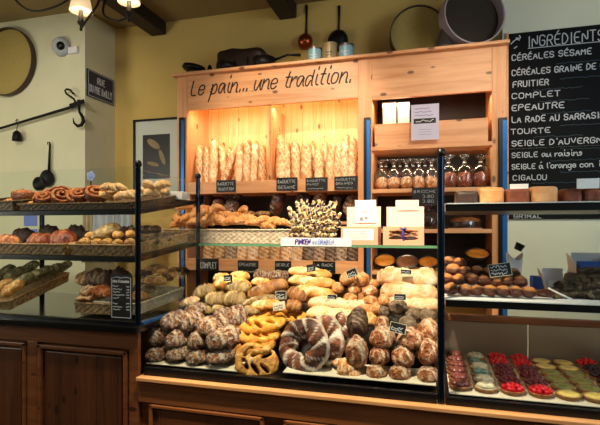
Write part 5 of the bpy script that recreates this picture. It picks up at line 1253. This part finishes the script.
# wall side bits behind the right case shelf
def cornet(label, x, y, w, h, Y, mt, az):
    k = mpp(x, Y); c = P(x, y, Y); bm = NB(); n = 24; rg = []
    for r_, z_ in ((.32, 0), (.36, .3), (.5, 1.0), (.48, 1.0), (.34, .31), (.3, .03)):
        rg.append([bm.verts.new((math.cos(a)*r_*w*k, math.sin(a)*r_*w*k*.8, (z_+(.12*math.sin(a*2+1) if z_ > .9 else 0))*h*k)) for a in (2*PI*q/n for q in range(n))])
    for a, b in zip(rg, rg[1:]):
        for q in range(n): bm.faces.new((a[q], a[(q+1) % n], b[(q+1) % n], b[q]))
    bm.faces.new(rg[0]); o = link_mesh('paper_bag', mesh_of('paper_bag', bm, mt, True), None, c, (0, 0, R(az))); return tag(o, label, 'bag')
zsh = zm+.001
def onshelf(x, Y): return (ZC-zsh)/(Y/ray(x, 0).y)*F+HY
for i, (x, Y, w, h, lb) in enumerate(((514.5, 2.2, 16, 30, 'white paper cup standing on the lower right shelf by the blue strip'),)):
    cornet(lb, x, onshelf(x, Y), w, h, Y, 'paper', 0)
c = P(522, 246, 2.17); tag(obj('coffee_scoop', lathe(NB(), [(0, 0), (.016, 0), (.02, .03), (.017, .03), (.013, .004), (0, .004)], P(514.5, 250, 2.2)+Vector((.012, 0, .0)), 20, (.5, 0, 1)), 'iron', smooth=True), 'dark metal scoop sticking out of the white paper cup', 'scoop')
tag(obj('paper_bin', B(X(533, 2.12), X(545, 2.12), 2.12, 2.19, zsh, P(539, 277, 2.12).z), 'blue', bevel=.004), 'small dark blue box behind the brown buns', 'box')
def openbox(x0_, x1_, ytop, Y, dp, lb, inner=None):
    xa, xb_ = X(x0_, Y), X(x1_, Y); z1 = P(x0_, ytop, Y).z; t = thing('paper_box', lb, 'box', ((xa+xb_)/2, Y+dp/2, zsh)); e = .003; h = z1-zsh
    bm = hexa(NB(), [(xa, Y, zsh), (xb_, Y, zsh), (xa, Y+e, zsh), (xb_, Y+e, zsh), (xa-.0, Y-.02, zsh+h*.55), (xb_, Y-.02, zsh+h*.55), (xa, Y-.017, zsh+h*.55), (xb_, Y-.017, zsh+h*.55)]); obj('front_flap', bm, 'paper', t)
    obj('rear_panel', B(xa, xb_, Y+dp, Y+dp+e, zsh, z1), 'paper', t)
    for a, s_ in ((xa, -1), (xb_-e, 1)): obj('side_panel', hexa(NB(), [(a, Y, zsh), (a+e, Y, zsh), (a, Y+dp, zsh), (a+e, Y+dp, zsh), (a+s_*.02, Y, z1-h*.25), (a+e+s_*.02, Y, z1-h*.25), (a+s_*.02, Y+dp, z1), (a+e+s_*.02, Y+dp, z1)]), 'card_in' if s_ < 0 else 'paper', t)
    obj('box_bottom', B(xa+e, xb_-e, Y+e, Y+dp, zsh, zsh+e), 'paper', t); return t
openbox(548, 570, 270, 2.06, .1, 'open white paper box left of the blue lined one')
t = openbox(580, 612, 254, 2.08, .12, 'taller open white box with blue lining, at the right frame edge')
for q in range(3): obj('blue_lining', B(X(580, 2.1)+.004, X(612, 2.1)-.004, 2.084+.03*q, 2.1+.03*q, zsh+.004, zsh+.09+.014*q), 'blue', t)
gr_ = 'seeded rocky slices on the lower right shelf'
for i, (x, Y, w, h, dz) in enumerate(((563, 1.86, 22, 10, 0), (583, 1.86, 22, 10, 0), (601, 1.86, 20, 10, 0), (570, 1.92, 22, 11, .018), (590, 1.93, 24, 11, .02), (580, 2.0, 22, 11, .040), (600, 2.0, 24, 11, .044), (592, 2.05, 22, 10, .064))):
    k = mpp(x, Y); o = link_mesh('seeded_slice', brick(w*k, .07, h*k*.62, 'rock', i, .5), None, (X(x, Y), Y+.03, zm+.016+dz), (0, 0, R(rnd.uniform(-12, 12)))); tag(o, 'rough seeded brown slice, %s' % ['front row left', 'front row middle', 'front row right at the frame edge', 'second layer left', 'second layer right', 'third layer left', 'third layer right', 'topmost of the heap'][i], 'pastry', gr_)
tag(obj('serving_tongs', tube(NB(), [P(548, 288, 1.82), P(560, 294, 1.80), P(572, 299.5, 1.785)], .003, 8), 'paper', smooth=True), 'thin white stick lying in front of the seeded slices', 'tongs')

# ================================================================ TARTS
ztray = zs+.014
zt0 = Z(570, 400, 1.83)
tr = thing('tart_tray', 'dark tray lined with white paper under all the fruit tarts', 'tray', (.8, 2.1, zs+.013))
obj('tray_base', B(xr+.03, xr1-.05, 1.80, 2.345, zs+.013, zt0-.006), 'black', tr)
obj('paper_liner', B(xr+.03, xr1-.05, 1.795, 2.34, zt0-.0055, zt0-.003), 'cream_paper', tr)
def tart_meshes():
    sh = mesh_of('tart_shell', lathe(NB(), [(0, 0), (.40, 0), (.5, .16), (.5, .19), (.46, .19), (.38, .05), (0, .05)], n=40, wob=.012), 'shell', True)
    fl = {}
    for nm, mt in (('lemon', 'lemon'), ('pistachio', 'kiwi')):
        fl[nm] = mesh_of('filling', lathe(NB(), [(0, .06), (.40, .06), (.455, .19), (.35, .235), (.15, .25), (.12, .235), (0, .25)], n=32), mt, True)
    for nm, mt, seed in (('raspberry', 'rasp', 1), ('dark berry', 'raspd', 2), ('blackberry', 'bberry', 3), ('chestnut', 'mauve', 4), ('meringue', 'mering', 5), ('glazed', 'mint', 6)):
        bm = NB(); r = random.Random(seed); big = nm in ('raspberry', 'dark berry', 'blackberry')
        lathe(bm, [(0, .06), (.40, .06), (.45, .18), (0, .2)], n=28)
        if big:
            for ring, n_, z_ in ((.36, 9, .24), (.2, 6, .32), (0, 1, .38)):
                for q in range(n_):
                    a = 2*PI*q/n_+r.random()*.3; m_ = bmesh.ops.create_icosphere(bm, subdivisions=2, radius=.115)
                    for v in m_['verts']:
                        v.co *= 1+.14*math.sin(v.co.x*95)*math.sin(v.co.y*95)*math.cos(v.co.z*80); v.co += Vector((math.cos(a)*ring, math.sin(a)*ring, z_+r.uniform(-.01, .01)))
        else:
            for q in range(5 if nm != 'glazed' else 3):
                a = 2*PI*q/5; rr_ = .2 if nm != 'glazed' else .18; m_ = bmesh.ops.create_icosphere(bm, subdivisions=3, radius=.2)
                for v in m_['verts']: v.co.z *= .6; v.co *= 1+.1*noise.noise(v.co*9+Vector((q, seed, 0))); v.co += Vector((math.cos(a)*rr_, math.sin(a)*rr_, .24))
        fl[nm] = mesh_of('topping', bm, mt, True)
    return sh, fl
sh, fl = tart_meshes()
def tart(x, Y, w, kind, lb, group):
    t = thing(kind.replace(' ', '_')+'_tart', lb, 'tart', Vector((X0t(x, Y), Y, zt0-.0025)), group)
    link_mesh('tart_shell', sh, t, (0, 0, 0), (0, 0, 0), w); link_mesh('topping', fl[kind], t, (0, 0, 0), (0, 0, rnd.uniform(0, 6)), w); return t
def X0t(x, Y): return x
cols = [('chestnut', 451-7, ['chestnut']*7), ('meringue', 486, ['meringue', 'glazed', 'meringue', 'glazed', 'meringue', 'glazed', 'meringue']), ('raspberry', 513, ['raspberry', 'dark berry', 'dark berry', 'dark berry', 'dark berry', 'raspberry', 'raspberry']),
        ('raspberry', 541, ['raspberry', 'dark berry', 'dark berry', 'dark berry', 'dark berry', 'raspberry', 'raspberry']), ('lemon', 569, ['lemon', 'pistachio', 'pistachio', 'pistachio', 'pistachio', 'lemon', 'lemon']), ('lemon', 597, ['lemon', 'pistachio', 'pistachio', 'pistachio', 'pistachio', 'lemon', 'lemon'])]
Wt = X(541, 1.85)-X(513, 1.85); xcol = [X(460, 1.85)-.0]+[X(q, 1.85) for q in (486, 513, 541, 569, 597)]
names = ['leftmost chestnut', 'pale meringue', 'left berry', 'right berry', 'left lemon and pistachio', 'right lemon and pistachio']
for ci, (kk, _, lst) in enumerate(cols):
    for ri, kd in enumerate(lst[:1]+lst[-5:]):
        Y = 1.858+ri*.086
        tart(xcol[ci]+(.002 if ri % 2 else 0), Y, min(.0855, Wt*.96), kd, '%s tart, %s from the front in the %s column' % ({'raspberry': 'bright red raspberry', 'dark berry': 'dark red berry', 'lemon': 'yellow lemon', 'pistachio': 'green pistachio', 'chestnut': 'mauve chestnut', 'meringue': 'cream meringue', 'glazed': 'pale glazed'}[kd], ordn(ri), names[ci]), 'small tarts in the steel backed well')
for ci in (1, 2):
    for ri in range(2, 6):
        kd = 'blackberry' if ri < 5 else 'raspberry'; tart(xcol[5]+Wt*ci, 1.858+ri*.086, min(.0855, Wt*.96), kd, '%s tart, %s from the front in the %s column at the frame\'s right' % ('black' if ri < 5 else 'red', ordn(ri), ['', 'nearer', 'outer'][ci]), 'small tarts in the steel backed well')
# ================================================================ CAMERA, LIGHT
def light(kind, name, loc, energy, col, size=.1, tgt=None, **k):
    d = bpy.data.lights.new(name, kind); d.energy = energy; d.color = col
    o = bpy.data.objects.new(name, d); C.objects.link(o); o.location = loc
    if kind == 'AREA': d.size = size; d.shape = k.get('shape', 'SQUARE'); d.size_y = k.get('sy', size)
    elif kind in ('POINT', 'SPOT'): d.shadow_soft_size = size
    if kind == 'SPOT': d.spot_size = R(k.get('ang', 60)); d.spot_blend = .7
    if tgt is not None: o.rotation_euler = (Vector(tgt)-Vector(loc)).to_track_quat('-Z', 'Y').to_euler()
    return o
warm = (1, .74, .46); wht = (1, .82, .58)
light('SPOT', 'ceiling_spot_centre', (-.45, 1.15, 3.05), 430, wht, .04, (-.35, 2.1, .95), ang=56)
light('SPOT', 'ceiling_spot_shelving', (-.9, 1.3, 3.05), 150, wht, .05, (-.95, 3.1, 2.05), ang=50)
light('SPOT', 'ceiling_spot_right', (.5, 1.0, 3.05), 130, wht, .05, (.1, 3.0, 1.75), ang=55)
light('SPOT', 'ceiling_spot_left', (-1.5, 1.3, 3.05), 150, wht, .04, (-1.5, 2.0, 1.4), ang=55)
light('AREA', 'shelving_strip', ((ul2+um)/2, YC+.08, zh-.01), 4.0, (1, .87, .64), um-ul2-.1, ((ul2+um)/2, YC+.26, 1.6), shape='RECTANGLE', sy=.03)
light('AREA', 'right_bay_fill', ((um2+ur0)/2, YC+.05, Z(430, 97, YC)), 3, (1, .75, .5), .7, ((um2+ur0)/2, YC+.2, 1.0), shape='RECTANGLE', sy=.03)  # added fill under the right header to brighten the bagged loaves
light('AREA', 'tart_well_fill', (.55, 1.84, zm-.04), 1.3, (1, .8, .6), 1.1, (.55, 2.15, .8), shape='RECTANGLE', sy=.02)  # added unseen light inside the case, brightening the tarts
light('AREA', 'window_daylight', (2.1, .9, 2.2), 40, (.8, .9, 1), 1.2, (.8, 3.3, 1.7))
light('SPOT', 'left_wall_fill', (-1.9, .2, 3.0), 150, (1, .92, .78), .12, (-3.0, 3.13, 1.6), ang=58)  # added narrow spot standing in for left front daylight on the wall
light('AREA', 'side_wall_fill', (-3.8, .9, 1.75), 33, (1, .95, .84), 1.0, (-2.3, 3.4, 1.55))  # added area light brightening the left walls, not a known window
light('AREA', 'case_fill', (-1.75, Y0+.03, 1.495), 1.1, (1, .85, .6), 1.0, (-1.75, 2.0, 1.25), shape='RECTANGLE', sy=.015)  # added light below the top shelf to lift the middle shelf breads
light('AREA', 'shopfront_daylight', (-.4, -1.6, 3.0), 8, (.85, .92, 1), 1.4, (-.6, 3.1, 1.0), shape='RECTANGLE', sy=.5)
light('AREA', 'shelf_fill', ((um2+ur0)/2, YC+.04, rs[0]-.03), 1.3, (1, .8, .55), .7, ((um2+ur0)/2, YC+.14, 1.6), shape='RECTANGLE', sy=.015)  # added light beneath the shelf, for the dim bagged loaves
light('AREA', 'case_fill', (-1.75, Y0+.03, 1.29), .8, (1, .85, .6), 1.0, (-1.75, 2.0, 1.0), shape='RECTANGLE', sy=.015)  # added light below the middle shelf to brighten the lower baskets
w = bpy.data.worlds.new('World'); bpy.context.scene.world = w; w.use_nodes = True
w.node_tree.nodes['Background'].inputs[0].default_value = (1, .8, .55, 1); w.node_tree.nodes['Background'].inputs[1].default_value = .045
cd = bpy.data.cameras.new('Camera'); cam = bpy.data.objects.new('Camera', cd); C.objects.link(cam)
cam.location = (0, 0, ZC); cam.rotation_euler = (R(90), 0, TH); cd.sensor_width = 36; cd.lens = F/600*36; cd.shift_y = (HY-212.5)/600; cd.clip_start = .05
bpy.context.scene.camera = cam
sc_ = bpy.context.scene; sc_.view_settings.view_transform = 'Standard'; sc_.view_settings.look = 'None'; sc_.view_settings.gamma = 1; sc_.view_settings.exposure = 0
